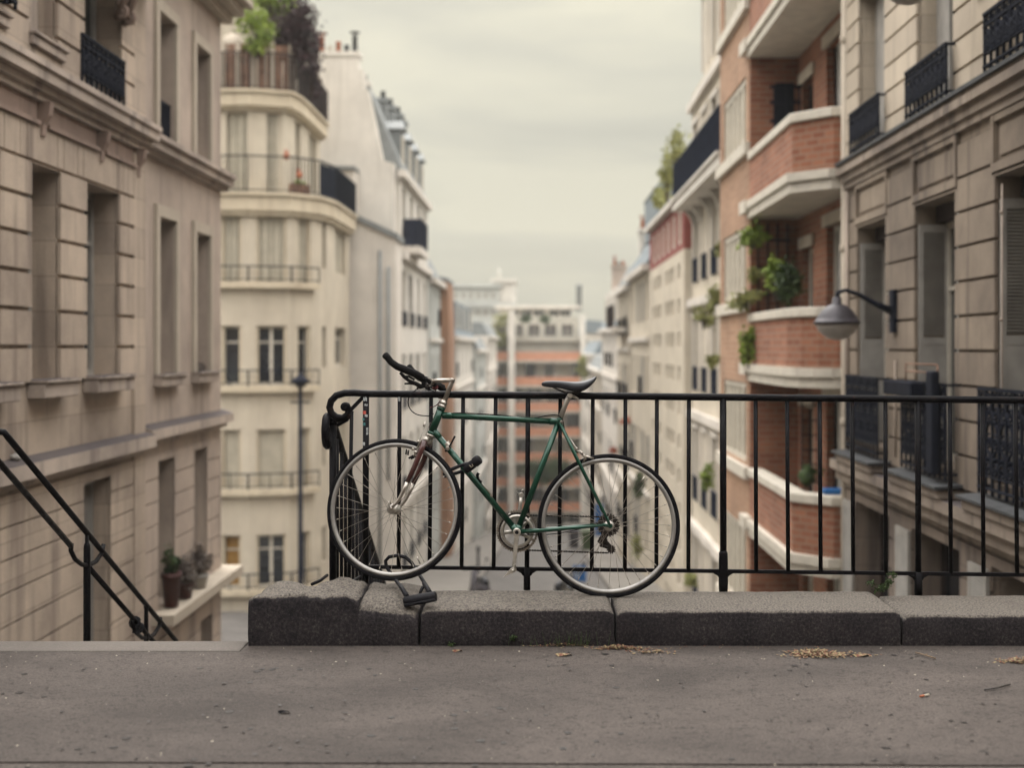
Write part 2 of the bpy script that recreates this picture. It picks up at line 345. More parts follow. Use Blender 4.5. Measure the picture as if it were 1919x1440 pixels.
def wall(mb, fr, u0, u1, z0, z1, ops, th=.36):
    us = sorted({u0, u1, *[o[0] for o in ops], *[o[1] for o in ops]}); zs = sorted({z0, z1, *[o[2] for o in ops], *[o[3] for o in ops]})
    us = [u for u in us if u0 <= u <= u1]; zs = [z for z in zs if z0 <= z <= z1]
    def solid(i, j):
        if i < 0 or j < 0 or i >= len(us)-1 or j >= len(zs)-1: return False
        u, z = (us[i]+us[i+1])/2, (zs[j]+zs[j+1])/2
        return not any(a < u < b and c < z < d for a, b, c, d in ops)
    cache = {}
    def V(i, j, k):
        if (i, j, k) not in cache: cache[i, j, k] = mb.bm.verts.new(fr.p(us[i], zs[j], 0 if k == 0 else -th))
        return cache[i, j, k]
    for i in range(len(us)-1):
        for j in range(len(zs)-1):
            if not solid(i, j): continue
            for k in (0, 1): mb.bm.faces.new((V(i, j, k), V(i+1, j, k), V(i+1, j+1, k), V(i, j+1, k)))
            for di, dj, e in ((-1, 0, ((i, j), (i, j+1))), (1, 0, ((i+1, j), (i+1, j+1))), (0, -1, ((i, j), (i+1, j))), (0, 1, ((i, j+1), (i+1, j+1)))):
                if not solid(i+di, j+dj):
                    a, b = e; mb.bm.faces.new((V(*a, 0), V(*b, 0), V(*b, 1), V(*a, 1)))
def cutspan(u0, u1, cuts):
    out = [(u0, u1)]
    for a, b in cuts:
        nx = []
        for s, e in out:
            if b <= s or a >= e: nx.append((s, e)); continue
            if a > s: nx.append((s, a))
            if b < e: nx.append((b, e))
        out = nx
    return [(s, e) for s, e in out if e-s > .02]
def courses(mb, fr, u0, u1, zs, ops, d=.038, gap=.04):
    for z0, z1 in zip(zs, zs[1:]):
        lo, hi = z0+gap/2, z1-gap/2
        br = sorted({lo, hi, *[z for o in ops for z in (o[2], o[3]) if lo < z < hi]})
        for a, b in zip(br, br[1:]):
            mid = (a+b)/2
            for s, e in cutspan(u0, u1, [(o[0], o[1]) for o in ops if o[2] < mid < o[3]]):
                fbox(mb, fr, s, e, a, b, -.01, d)
def rng_(a, step, n): return [a+step*i for i in range(n+1)]
def window(bld, fr, u0, u1, z0, z1, d=-.26, fm='whitepaint', gm='glass', cols=2, bars=(.72,), w=.07, name='window'):
    f = MB(); t = .05
    fbox(f, fr, u0, u0+w, z0, z1, d, d+t); fbox(f, fr, u1-w, u1, z0, z1, d, d+t)
    fbox(f, fr, u0+w, u1-w, z0, z0+w, d, d+t); fbox(f, fr, u0+w, u1-w, z1-w, z1, d, d+t)
    for c in range(1, cols):
        m = lerp(u0, u1, c/cols); fbox(f, fr, m-w*.6, m+w*.6, z0+w, z1-w, d+.003, d+t+.004)
    for b in bars:
        z = lerp(z0, z1, b); fbox(f, fr, u0+w, u1-w, z-w*.3, z+w*.3, d+.006, d+t-.004)
    o = f.build(name, fm, bld)
    g = MB(); fbox(g, fr, u0+.01, u1-.01, z0+.01, z1-.01, d-.02, d+.012); g.build('pane', gm, o)
    return o
def blind(bld, fr, u0, u1, z0, z1, d=-.16, mat='blind', folds=0, name='window_blind'):
    f = MB(); n = folds or 1
    for i in range(n):
        a, b = lerp(u0, u1, i/n), lerp(u0, u1, (i+1)/n); fbox(f, fr, a, b-.012*(n > 1), z0, z1, d-.04, d+(.03 if i % 2 else 0))
    return f.build(name, mat, bld)
def louvre(mb, fr, u0, u1, z0, z1, d, t=.035):
    fbox(mb, fr, u0, u0+.05, z0, z1, d, d+t); fbox(mb, fr, u1-.05, u1, z0, z1, d, d+t)
    for z in (z0, (z0+z1)/2-.04, z1-.08): fbox(mb, fr, u0+.05, u1-.05, z, z+.08, d, d+t)
    z = (z0+z1)/2+.06
    fbox(mb, fr, u0+.05, u1-.05, z0+.08, (z0+z1)/2-.04, d+.004, d+t-.012)
    while z < z1-.1:
        mb.hexa([fr.p(u0+.05, z, d+t), fr.p(u1-.05, z, d+t), fr.p(u1-.05, z+.02, d), fr.p(u0+.05, z+.02, d), fr.p(u0+.05, z+.008, d+t), fr.p(u1-.05, z+.008, d+t), fr.p(u1-.05, z+.028, d), fr.p(u0+.05, z+.028, d)]); z += .032
def spiral(c, e1, e2, r0, r1, turns, a0=0, n=14):
    return [Vector(c)+(Vector(e1)*math.cos(a0+2*math.pi*turns*i/n)+Vector(e2)*math.sin(a0+2*math.pi*turns*i/n))*lerp(r0, r1, i/n) for i in range(n+1)]
def ironwork(bld, fr, u0, u1, z0, z1, d, name='window_railing', mat='iron_blue', sides=True, pitch=.19):
    """cast-iron guard: rails, bars, scrolls and leaf bosses"""
    m = MB(); E1, E2 = fr.u, Vector((0, 0, 1))
    for z, t in ((z1-.03, .03), (z1-.13, .015), (z0+.05, .02), (z0+.16, .012)): fbox(m, fr, u0, u1, z, z+t, d-.018, d+.018)
    if sides:
        for u in (u0, u1-.025):
            for z in (z1-.03, z0+.05): fbox(m, fr, u, u+.025, z, z+.025, 0, d-.02)
    n = max(2, round((u1-u0)/pitch)); h = z1-z0
    for i in range(n+1):
        u = lerp(u0+.012, u1-.012, i/n); fbox(m, fr, u-.012, u+.012, z0, z1-.03, d-.012, d+.012)
    r = .5*(u1-u0)/n*.86
    for i in range(n):
        u = lerp(u0, u1, (i+.5)/n)
        for k, zz in enumerate((z0+.16+r, z0+h*.5, z1-.14-r)):
            s = 1 if (i+k) % 2 else -1
            m.tube(spiral(fr.p(u, zz, d), E1*s, E2, r, r*.15, 1.6, k*1.5, 16), .012, 5)
            m.tube([fr.p(u-r*s, zz, d), fr.p(u-r*s*.6, zz+h*.13, d), fr.p(u+r*s*.5, zz+h*.2, d)], [.009, .018, .007], 5)
        m.ball(fr.p(u, z0+h*.34, d), .028, i, .3, 1, (1, .5, 1)); m.ball(fr.p(u, z0+h*.68, d), .026, i, .3, 1, (1, .5, 1))
        for k in range(int(1/.5)):
            m.tube(spiral(fr.p(u+(k-.5)*r, z1-.08, d), E1, E2, .033, .02, 1, 0, 8), .008, 4)
    return m.build(name, mat, bld)
def barrail(mb, fr, u0, u1, z0, z1, d, pitch=.14, r=.009, top=.018):
    fbox(mb, fr, u0, u1, z1-.035, z1, d-top, d+top); fbox(mb, fr, u0, u1, z0+.06, z0+.085, d-.01, d+.01)
    n = max(1, round((u1-u0)/pitch))
    for i in range(n+1):
        u = lerp(u0+r, u1-r, i/n); fbox(mb, fr, u-r, u+r, z0, z1-.035, d-r, d+r)
def surround(bld, fr, u0, u1, z0, z1, w=.13, d=.045, mat='plaster_light'):
    f = MB(); fbox(f, fr, u0-w, u0, z0, z1, -.004, d); fbox(f, fr, u1, u1+w, z0, z1, -.004, d); fbox(f, fr, u0-w, u1+w, z1, z1+w*1.1, -.004, d+.003)
    return f.build('window_surround', mat, bld)
def sill(bld, fr, u0, u1, z, h=.13, d=.16, mat='stone_trim'):
    f = MB(); fbox(f, fr, u0, u1, z-h, z-.03, -.004, d-.03); fbox(f, fr, u0-.01, u1+.01, z-.03, z+.004, -.1, d)
    return f.build('window_sill', mat, bld, bev=.012)
def mass(mb, fr, u0, u1, z0, z1, d0=-.36, d1=-6): fbox(mb, fr, u0, u1, z0, z1, d1, d0)
# ================================================================== FOREGROUND
def jag(x0, x1, y0, y1, n, amp, seed):
    return [(lerp(x0, x1, i/n), lerp(y0, y1, i/n)+amp*noise.noise(Vector((i*.37+seed, seed, 0)))) for i in range(n+1)]
# pavement: upper slab and, past an irregular joint, the strip nearest the camera
edge = jag(-14, 14, 4.14, 3.86, 140, .012, 3)
m = MB(); m.prism([(x, y+.003, 0) for x, y in edge]+[(14, 6.02, 0), (-1.33, 6.02, 0), (-1.33, 5.46, 0), (-14, 5.46, 0)], (0, 0, -.3))
struct(m.build('pavement', 'asphalt'))
m = MB(); m.prism([(-14, -14, -.007), (14, -14, -.007)]+[(x, y-.003, -.004) for x, y in edge[::-1]], (0, 0, -.3))
struct(m.build('pavement_strip', 'asphalt'))
m = MB(); m.box(-14, 14, -14, 5.6, -7, -.31); m.box(-.98, 4.1, 5.6, 6.0, -7, -.31)
struct(m.build('terrace_ground', 'concrete'))

# ---- granite kerb blocks under the railing
KF = 5.566
def kerb(px0, px1, top, back, rad, amp, seed, label, wav=0, gapl=.006, rz=None, fall=0, gapr=.006):
    rz = rz or rad
    x0, x1 = (px0-CX)/F*KF+gapl, (px1-CX)/F*KF-gapr
    prof = [(KF+.012, -.06), (KF+.006, 0), (KF, .05), (KF, (top-rz)*.75)]
    for i in range(6):
        a = math.pi/2*i/5; prof.append((KF+rad-rad*math.cos(a), top-rz+rz*math.sin(a)))
    for i in range(1, 13): prof.append((lerp(KF+rad, back-.015, i/12), top))
    prof += [(back-.004, top-.004), (back, top-.016), (back, 0), (back, -.06)]
    n = max(8, int((x1-x0)/.022)); g = MB(); rows = []
    for i in range(n+1):
        x = lerp(x0, x1, i/n); e = min(x-x0, x1-x); row = []
        for y, z in prof:
            k = Vector((x*1.0+seed*9, y, z)); d = noise.noise_vector(k*9)*amp+noise.noise_vector(k*34)*amp*.5
            rnd = max(0, .03-e)**2/.03 if z > top*.6 else 0
            zz = z+d.z*(1.0 if z > .03 else 0)-rnd*.7
            zz -= fall*(i/n)*max(0, z)/top
            if wav and z > top*.9: zz += wav*(noise.noise(Vector((x*7+seed, y*2, 0))))*min(1, (y-KF)/.2)+wav*.3*noise.noise(Vector((x*22, y*14, 3)))
            row.append(g.bm.verts.new((x+d.x*.4, y+d.y*(1 if z > .03 else .2), zz)))
        rows.append(row)
    for a, b in zip(rows, rows[1:]):
        for k in range(len(prof)-1): f = g.bm.faces.new((a[k], a[k+1], b[k+1], b[k])); f.smooth = True
        g.bm.faces.new((a[-1], a[0], b[0], b[-1]))
    g.bm.faces.new(rows[0]); g.bm.faces.new(rows[-1][::-1])
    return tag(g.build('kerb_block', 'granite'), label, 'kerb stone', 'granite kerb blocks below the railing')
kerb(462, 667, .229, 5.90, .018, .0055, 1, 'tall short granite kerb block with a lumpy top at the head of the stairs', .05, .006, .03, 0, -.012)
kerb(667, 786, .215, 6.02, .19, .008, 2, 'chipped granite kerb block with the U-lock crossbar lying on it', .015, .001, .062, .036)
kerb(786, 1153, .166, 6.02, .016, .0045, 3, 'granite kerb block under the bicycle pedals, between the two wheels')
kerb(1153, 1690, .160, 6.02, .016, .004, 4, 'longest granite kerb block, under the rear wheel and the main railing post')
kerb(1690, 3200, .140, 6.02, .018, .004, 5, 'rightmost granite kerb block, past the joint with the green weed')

# ---- railing on the kerb
RY = 6.03
def RP(px, py, dy=0): return S(px, py, RY+dy)
ra = thing('railing', 'black wrought iron railing with a scrolled end, the bicycle leaning on it', 'railing', tuple(RP(1355, 1110)))
def topy(px): return lerp(738, 750.5, (px-655)/1264)
def boty(px): return lerp(1063, 1078, (px-690)/1229)
m = MB()
sp = [(690, topy(690)), (664, 736.6), (646, 737), (630, 742), (620.5, 752), (617.5, 764), (621, 775), (630, 782), (642, 784), (651, 778), (654.5, 768), (650, 760), (644, 762)]
pts = [RP(px, topy(px)) for px in range(3160, 700, -60)]+[RP(*q) for q in sp]
m.tube(pts, [.0175]*(len(pts)-4)+[.017, .0165, .016, .012], 10)
m.lathe(RP(646, 763, -.022), (0, 1, 0), [(0, .012), (.004, .022), (.04, .022), (.044, .012)], 16)
m.build('top_rail', 'iron', ra)
m = MB()
for a, b in zip(range(686, 3100, 61), range(747, 3161, 61)):
    m.tube([RP(a, boty(a)), RP(b, boty(b))], .0125, 4)
m.build('bottom_rail', 'iron', ra)
bal = [(749, 747), (808, 805), (868, 865), (929, 925), (1050, 1048), (1111, 1109), (1172, 1171), (1231, 1230), (1291, 1290), (1416, 1417), (1475, 1477), (1536, 1538), (1597, 1599), (1659, 1660), (1780, 1782), (1841, 1843), (1903, 1906), (1964, 1967), (2025, 2028)]+[(2085+61*i, 2088+61*i) for i in range(1, 18)]
for a, b in bal:
    m = MB(); m.tube([RP(a, topy(a)+4), RP(b, boty(b))], .0105, 8); m.build('baluster', 'iron', ra)
def post(a, b, r, yb, collar=True):
    m = MB(); m.tube([RP(a, topy(a)+3), RP(b, boty(b)-(18 if collar else 0))], r, 10)
    if collar:
        m.lathe(RP(b, boty(b)-38), (0, 0, -1), [(0, r), (.01, r+.005), (.05, r+.006), (.07, r+.006), (.16, r+.007), (.19, r+.006)], 10)
    m.tube([RP(b, boty(b)-(20 if collar else 3)), RP(b, yb)], r+.005, 10)
    for s in (-1, 1):   # swelling where the bottom rail meets the post
        q = RP(b, boty(b)); m.tube([q+Vector((s*.012, 0, -.03)), q+Vector((s*.022, 0, -.014)), q+Vector((s*.045, 0, -.004))], [.01, .011, .008], 6)
    return m.build('post', 'iron', ra)
post(989.5, 987.5, .0125, 1106, False)
post(1355, 1355.5, .0165, 1113)
post(1720, 1721, .0145, 1116, False)
post(2085, 2088, .0145, 1116, False); post(2450, 2455, .0145, 1119, False); post(2815, 2821, .0145, 1122, False)
m = MB(); m.tube([RP(686, 742), RP(685, 1098)], .0155, 10)
m.tube([RP(657, 769), RP(688, 737)], .0125, 4); e_ = m.build('post', 'iron', ra)
e_['label'] = 'end post covered with torn stickers'
m = MB(); m.tube([RP(659, 772), RP(654, 1092)], .0095, 8); m.build('baluster', 'iron', ra)
m = MB(); m.tube([RP(622, 778), RP(632, 788), RP(645, 784), RP(658, 772)], .012, 6); m.tube([RP(632, 797), RP(650, 787), RP(660, 770)], .010, 6); m.build('scroll_bracket', 'iron', ra)
for k, (px, py, w, h, mt) in enumerate([(685, 748, .018, .018, 'sticker_white'), (687, 759, .015, .009, 'sticker_white'), (683.5, 773, .017, .017, 'sticker_red'), (687, 779, .013, .012, 'sticker_white'), (681.5, 786, .012, .012, 'sticker_teal'), (683, 795, .014, .014, 'sticker_teal'), (689, 808, .009, .034, 'sticker_white'), (682.5, 832, .012, .016, 'sticker_white'), (748.5, 748, .010, .022, 'sticker_white')]):
    q = RP(px, py); cx = RP(685.5 if px < 700 else 749, py).x; rr = .0165 if px < 700 else .0112; m = MB(); n = 4
    for i in range(n):      # a strip wrapped round the post
        a0 = math.asin(max(-.97, min(.97, (q.x-w/2-cx)/rr))); a1 = math.asin(max(-.97, min(.97, (q.x+w/2-cx)/rr)))
        b0, b1 = lerp(a0, a1, i/n), lerp(a0, a1, (i+1)/n); t = R.uniform(-.003, .003)
        m.face([(cx+rr*math.sin(b0), RY-rr*math.cos(b0), q.z-h/2), (cx+rr*math.sin(b1), RY-rr*math.cos(b1), q.z-h/2+t), (cx+rr*math.sin(b1), RY-rr*math.cos(b1), q.z+h/2+t), (cx+rr*math.sin(b0), RY-rr*math.cos(b0), q.z+h/2)])
    m.build('sticker', mt, e_)

# ---- stair railing going away downhill from the railing's end
SX, SL = -1.02, -.60
st = thing('stair_railing', 'black iron stair railing descending from the end scroll of the main railing', 'stair railing', (SX, 6.1, 0))
def sp_(Y, z): return Vector((SX, Y, z+SL*(Y-6.06)))
m = MB(); m.tube([sp_(6.06, 1.0), sp_(6.12, 1.0)]+[sp_(y, 1.0) for y in (7, 8, 9, 10, 11, 12)], .0175, 8)
m.tube([Vector((SX-.02, 6.06+.0, 1.0))+Vector((0, .055*math.cos(a)-.03, .072*math.sin(a)-.055)) for a in [math.pi*2*i/16 for i in range(15)]], [.02]*13+[.017, .013], 8)
m.build('handrail', 'iron', st)
m = MB(); m.tube([sp_(6.06, .19), sp_(12, .19)], .0125, 4); m.build('bottom_rail', 'iron', st)
for i in range(45):
    Y = 6.075+.132*i
    p = i in (0, 8, 16, 24, 32, 40)
    m = MB(); m.tube([sp_(Y, .98), sp_(Y, -.02 if p else .19)], .018 if p else .0095, 8); m.build('post' if p else 'baluster', 'iron', st)
m = MB(); m.tube([S(584, 1096, 5.86), S(600, 1089, 5.9), S(613, 1079, 6.02)], .0085, 6); m.tube([S(640, 1098, 5.87), S(658, 1092, 5.92), S(674, 1082, 6.02)], .0085, 6); m.build('brace', 'iron', st)

# ---- double handrail on the far side of the stair head
LX = -2.45
def LP(px, py): return S(px, py, LX*F/(px-CX))
hr = thing('stair_handrail', 'black double-bar handrail with hooped posts at the left of the stairs', 'handrail', (LX, 6.65, -.6))
m = MB(); q = LP(10, 814)
m.tube([q+Vector((-.5, 0, .012)), q+Vector((-.05, 0, .012)), q+Vector((-.012, .012, .008)), LP(16, 821), LP(330, 1202), LP(470, 1500), LP(560, 1800)], .0155, 8); a_ = q+Vector((-.5, 0, .012)); m.tube([a_, Vector((a_.x, a_.y, 0))], .0155, 8)
m.build('upper_bar', 'iron', hr)
m = MB(); m.tube([LP(-60, 803), LP(0, 869), LP(133, 1024)], .0155, 8); m.tube([LP(168, 1066), LP(245, 1155), LP(290, 1206), LP(420, 1480)], .0155, 8); m.build('lower_bar', 'iron', hr)
def hoop(px, y0, dx):
    m = MB(); m.tube([LP(px+dx*t, y0+dy) for t, dy in ((-.95, -12), (-.97, 2), (-.72, 18), (-.3, 28), (.1, 29), (.55, 22), (.9, 6), (1.0, -10))], .0125, 8); return m.build('hoop', 'iron', hr)
hoop(163, 1031, 31); hoop(274, 1168, 27)
m = MB(); m.tube([LP(163, 996), LP(163, 1040)], .010, 8); m.lathe(LP(163, 1018), (0, 0, -1), [(0, .011), (.012, .016), (.03, .018), (.05, .018), (.16, .019), (.95, .019)], 10); m.build('post', 'iron', hr)
m = MB(); m.lathe(LP(274, 1134), (0, 0, -1), [(0, .012), (.015, .017), (.03, .012), (.06, .013), (.2, .015), (.95, .016)], 10); m.build('post', 'iron', hr)
ck = MB(); c0 = LP(256, 1172)
ck.tube(spiral(c0+Vector((0, -.03, .02)), (1, 0, 0), (0, .3, 1), .035, .02, 3.3, .4, 44), .0055, 6)
ck.tube(spiral(c0+Vector((.02, -.02, -.015)), (1, 0, .2), (0, .4, 1), .032, .018, 2.3, 2, 30), .0055, 6)
ck.box(c0.x-.01, c0.x+.03, c0.y-.05, c0.y-.01, c0.z-.04, c0.z-.005)
tag(ck.build('cable_lock', 'lockplastic'), 'coiled dark cable lock left hanging on the stair handrail', 'bike lock')

# ---- stairs
m = MB(); m.box(-4.68, -1.335, 5.472, 5.66, -.30, .003); nos = m.build('stairs', 'stepstone', bev=.012); struct(nos)
m = MB(); Y, z = 5.66, 0
while Y < 11.6:
    z -= .168; m.box(-4.68, -1.0, Y, Y+.28, -6.5, z); Y += .28
struct(m.build('stair_flight', 'stepstone'))
m = MB(); m.prism([(-.96, 6.02, -.32), (-.96, 6.02, -7), (-.96, 12, -7), (-.96, 12, -3.9)], (.3, 0, 0))
tag(m.build('stair_wall', 'concrete'), 'sloping concrete cheek wall beside the stairs, under the stair railing', 'wall')

# ================================================================== BICYCLE
LEAN = .10
def B(px, py, lat=0):
    Y = 5.88
    for _ in range(5):
        z = H-(py-CY)/F*Y; Y = 5.88+LEAN*(z-.16)+lat
    return S(px, py, Y)
bk = thing('bicycle', 'green road bicycle with black saddle leaning against the railing on the kerb', 'bicycle', tuple(B(1140, 1120)))
LAT = Vector((0, 1, -LEAN)).normalized()      # rider's right, away from the camera
STA = math.radians(12)
sax = (B(827, 764)-B(808, 815)).normalized()
SLAT = (Matrix.Rotation(-STA, 3, sax) @ LAT).normalized()    # axle direction of the turned front wheel
if SLAT.x < 0: SLAT = (Matrix.Rotation(STA, 3, sax) @ LAT).normalized()
def ringmesh(mb, c, ax, prof, n=72):
    c = Vector(c); ax = ax.normalized(); u = ax.cross(Vector((0, 0, 1))).normalized(); w = ax.cross(u); rs = []
    for i in range(n):
        a = 2*math.pi*i/n; d = u*math.cos(a)+w*math.sin(a); rs.append([mb.bm.verts.new(c+ax*t+d*r) for t, r in prof])
    for i in range(n):
        a, b = rs[i], rs[(i+1) % n]
        for k in range(len(prof)):
            f = mb.bm.faces.new((a[k], a[(k+1) % len(prof)], b[(k+1) % len(prof)], b[k])); f.smooth = True
def circ(c, ax, r, n=72, off=0, ph=0):
    u = ax.cross(Vector((0, 0, 1))).normalized(); w = ax.cross(u)
    return [Vector(c)+ax*off+(u*math.cos(ph+2*math.pi*i/n)+w*math.sin(ph+2*math.pi*i/n))*r for i in range(n)]
def wheel(c, R0, ax, nsp, hubw, name):
    m = MB(); ringmesh(m, c, ax, [(-.0100, R0-.0205), (-.0108, R0-.029), (-.0085, R0-.037), (0, R0-.041), (.0085, R0-.037), (.0108, R0-.029), (.0100, R0-.0205), (0, R0-.025)])
    rim = m.build(name, 'rim', bk)
    m = MB(); m.tube(circ(c, ax, R0-.0122, 96), .0122, 10, closed=True); m.build('tyre', 'rubber', rim)
    m = MB()
    for i in range(nsp):
        s = -1 if i % 2 else 1; a = 2*math.pi*i/nsp; b = a+(1.05 if (i//2) % 2 else -1.05)
        u = ax.cross(Vector((0, 0, 1))).normalized(); w = ax.cross(u); d = lambda t: u*math.cos(t)+w*math.sin(t)
        p0 = Vector(c)+ax*s*hubw+d(b)*.021; p1 = Vector(c)+ax*s*.003+d(a)*(R0-.046)
        m.tube([p0, p1], .00125, 4); m.tube([lerp(p0, p1, .955), p1], .0024, 5)
    q = Vector(c)+(B(760, 1000)-Vector(c)).normalized()*(R0-.05) if name == 'wheel' and R0 < .342 else Vector(c)+(u*.6-w*.8)*(R0-.05)
    m.tube([q, q+(Vector(c)-q).normalized()*.04], .0032, 6)
    m.build('spokes', 'chrome', rim)
    m = MB(); m.lathe(Vector(c)-ax*(hubw+.012), ax, [(0, .009), (.008, .013), (.010, .025), (.013, .025), (.018, .014), (hubw+.012, .012), (2*hubw+.006, .014), (2*hubw+.011, .025), (2*hubw+.014, .025), (2*hubw+.016, .013), (2*hubw+.024, .009)], 18)
    m.build('hub', 'alu', rim); return rim
FW, RW = B(738.5, 955), B(1140.5, 985.5)
wheel(FW, 133.5/391.5, SLAT, 32, .034, 'wheel'); wheel(RW, 135/391.5, LAT, 36, .03, 'wheel')
# frame: main tubes with lugs, stays in pairs
BB = B(969, 997); HT, HB = B(827.5, 764), B(807.5, 815)
m = MB()
m.tube([B(829, 779), B(1046, 791)], .0142, 14); m.tube([B(812, 807), BB], .0152, 14); m.tube([BB, B(1048.5, 786)], .0145, 14)
m.tube([HB, HT], .0185, 14)
m.tube([HB, lerp(HB, HT, .1)], .0205, 14); m.tube([lerp(HB, HT, .9), HT], .0205, 14)
for a, b in ((B(829, 779), B(848, 780)), (B(1030, 790), B(1048, 791)), (B(812, 807), B(824, 821)), (B(960, 986), BB), (B(973, 985), BB), (B(1047, 800), B(1049, 784))):
    m.tube([a, lerp(a, b, .75), b], [.0172, .0166, .0155], 14)
m.lathe(BB-LAT*.036, LAT, [(0, .019), (.002, .021), (.07, .021), (.072, .019)], 18)
for s in (-1, 1):
    o = LAT*s
    m.tube([B(1049, 792)+o*.014, B(1085, 868)+o*.032, B(1132, 962)+o*.062, B(1137, 975)+o*.064], [.0085, .0085, .0068, .006], 10)
    m.tube([B(976, 997)+o*.022, B(1010, 994.5)+o*.034, B(1075, 989)+o*.052, B(1130, 984)+o*.064], [.0105, .0100, .0085, .0065], 10)
    m.tube([B(1128, 983)+o*.064, B(1141, 985)+o*.064], .0085, 8, flat=(.35, LAT)); m.tube([B(1135, 968)+o*.064, B(1141, 984)+o*.064], .008, 8, flat=(.35, LAT))
    m.lathe(B(1142, 985)+o*.062, LAT, [(0, .012), (.004, .012)], 12)
m.tube([B(1078, 852)-LAT*.03, B(1078, 852)+LAT*.03], .0065, 8); m.tube([B(1016, 994)-LAT*.034, B(1016, 994)+LAT*.034], .0065, 8)
m.build('frame', 'green', bk)
m = MB()
m.lathe(HT, sax, [(0, .0215), (.006, .023), (.011, .0215), (.013, .018), (.019, .018), (.021, .0205), (.027, .0205), (.029, .017), (.034, .0165), (.036, .0135)], 18)
m.lathe(HB, -sax, [(0, .0215), (.004, .0235), (.009, .0235), (.012, .019), (.018, .021)], 18)
m.build('headset', 'chrome', bk)
m = MB(); q0 = B(833, 752); q1 = B(848, 713); m.tube([q0, lerp(q0, q1, .93), q1, lerp(q1, B(806, 714.5), .05)], [.0118, .0118, .0125, .0115], 12)
m.tube([q1, B(806, 714.5)], [.0118, .0105], 12); m.lathe(B(848, 713)-sax*.01, sax, [(0, .013), (.016, .0125), (.019, .009)], 12)
m.lathe(B(806, 716)-SLAT*.021, SLAT, [(0, .0165), (.002, .0175), (.04, .0175), (.042, .0165)], 14); m.build('stem', 'chrome', bk)
# fork: crown and worn upper blades, bare chrome tips
c0 = B(803, 823); m = MB(); m.lathe(c0+sax*.004, -sax, [(0, .017), (.006, .023), (.028, .024), (.034, .018)], 14)
m.tube([c0-SLAT*.046-sax*.02, c0-SLAT*.03-sax*.006, c0, c0+SLAT*.03-sax*.006, c0+SLAT*.046-sax*.02], [.014, .016, .017, .016, .014], 10)
m.build('fork_crown', 'chrome', bk)
foff = FW-B(738, 953)
for s in (-1, 1):
    def fp(px, py, k=.05): return B(px, py)+SLAT*s*k
    up = [fp(801, 828, .046), fp(794, 848, .048), fp(781, 880), fp(769, 906)]
    lowp = [fp(769, 906), fp(762, 921), fp(755, 935), fp(746, 947), fp(738.5, 954)]
    m = MB(); m.tube(up, [.0145, .0142, .0128, .0108], 12, flat=(.8, SLAT)); m.build('fork_blade', 'maroon', bk)
    m = MB(); m.tube(lowp, [.0109, .0098, .0086, .0075, .0068], 12); m.lathe(FW+SLAT*s*.046, SLAT*s, [(0, .010), (.007, .0105), (.014, .010), (.016, .006)], 12)
    if s < 0: m.tube([FW-SLAT*.058, FW-SLAT*.064+Vector((-.004, 0, .016)), FW-SLAT*.062+Vector((-.008, 0, .034)), FW-SLAT*.06+Vector((-.002, 0, .038)), FW-SLAT*.06+Vector((.004, 0, .02))], .003, 6)
    m.build('fork_tip', 'chrome', bk)
# bar: near horn placed from the photograph, far horn mirrored along the bar axis
bc = B(806, 717); W = .185
def near(px, py): return B(px, py, -W)
path = [bc-SLAT*.03, bc-SLAT*(W-.05), lerp(bc-SLAT*W, near(799, 717), .5), near(790, 708), near(776, 700), near(759, 693), near(744, 687), near(733, 679), near(726, 670), near(722, 666)]
rad = [.0125, .0125, .015, .019, .019, .0185, .0175, .0165, .0165, .018]
span = SLAT*(2*(W+.004)); mir = lambda p: p+span
m = MB(); m.tube([bc-SLAT*W*.7, bc+SLAT*W*.7], .0125, 12); hb = m.build('handlebar', 'tape', bk)
m = MB(); m.tube(path, rad, 12); m.lathe(path[-1], path[-1]-path[-2], [(0, .0165), (.006, .015), (.009, .008)], 12); m.build('grip', 'tape', hb)
fpth = [bc+SLAT*.03, bc+SLAT*(W-.05)]+[p+SLAT*(2*W) for p in path[2:]]
m = MB(); m.tube(fpth, rad, 12); m.lathe(fpth[-1], fpth[-1]-fpth[-2], [(0, .0165), (.006, .015), (.009, .008)], 12); m.build('grip', 'tape', hb)
m = MB(); m.lathe(B(812, 724, .1)-Vector((.0, .01, 0)), (1, 0, -.5), [(0, .014), (.014, .015), (.022, .011), (.026, .004)], 12); m.build('bar_plug', 'redplug', hb)
for far in (0, 1):
    o = SLAT*(2*W*far)
    def nl(px, py, k=0): return near(px, py)+SLAT*k+o
    m = MB(); m.tube([nl(797, 723), nl(788, 724), nl(778, 719), nl(766, 713.5), nl(757, 706), nl(750, 698.5)], [.010, .011, .010, .0085, .009, .007], 8)
    m.tube([nl(757, 706), nl(766, 706), nl(777, 712)], [.006, .005, .005], 6); m.tube([nl(783, 721), nl(768, 719), nl(758, 719.5)], [.006, .005, .0042], 6)
    m.box(*sum(([a-.012, a+.012] for a in nl(795, 719)), [])); m.build('brake_lever', 'tape', hb)
    m = MB(); m.lathe(nl(800, 722, -.012), SLAT, [(0, .006), (.003, .009), (.02, .009), (.024, .006)], 10); m.tube([nl(796, 726), nl(788, 728), nl(781, 727)], .0035, 6); m.build('lever_clamp', 'steel_dark', hb)
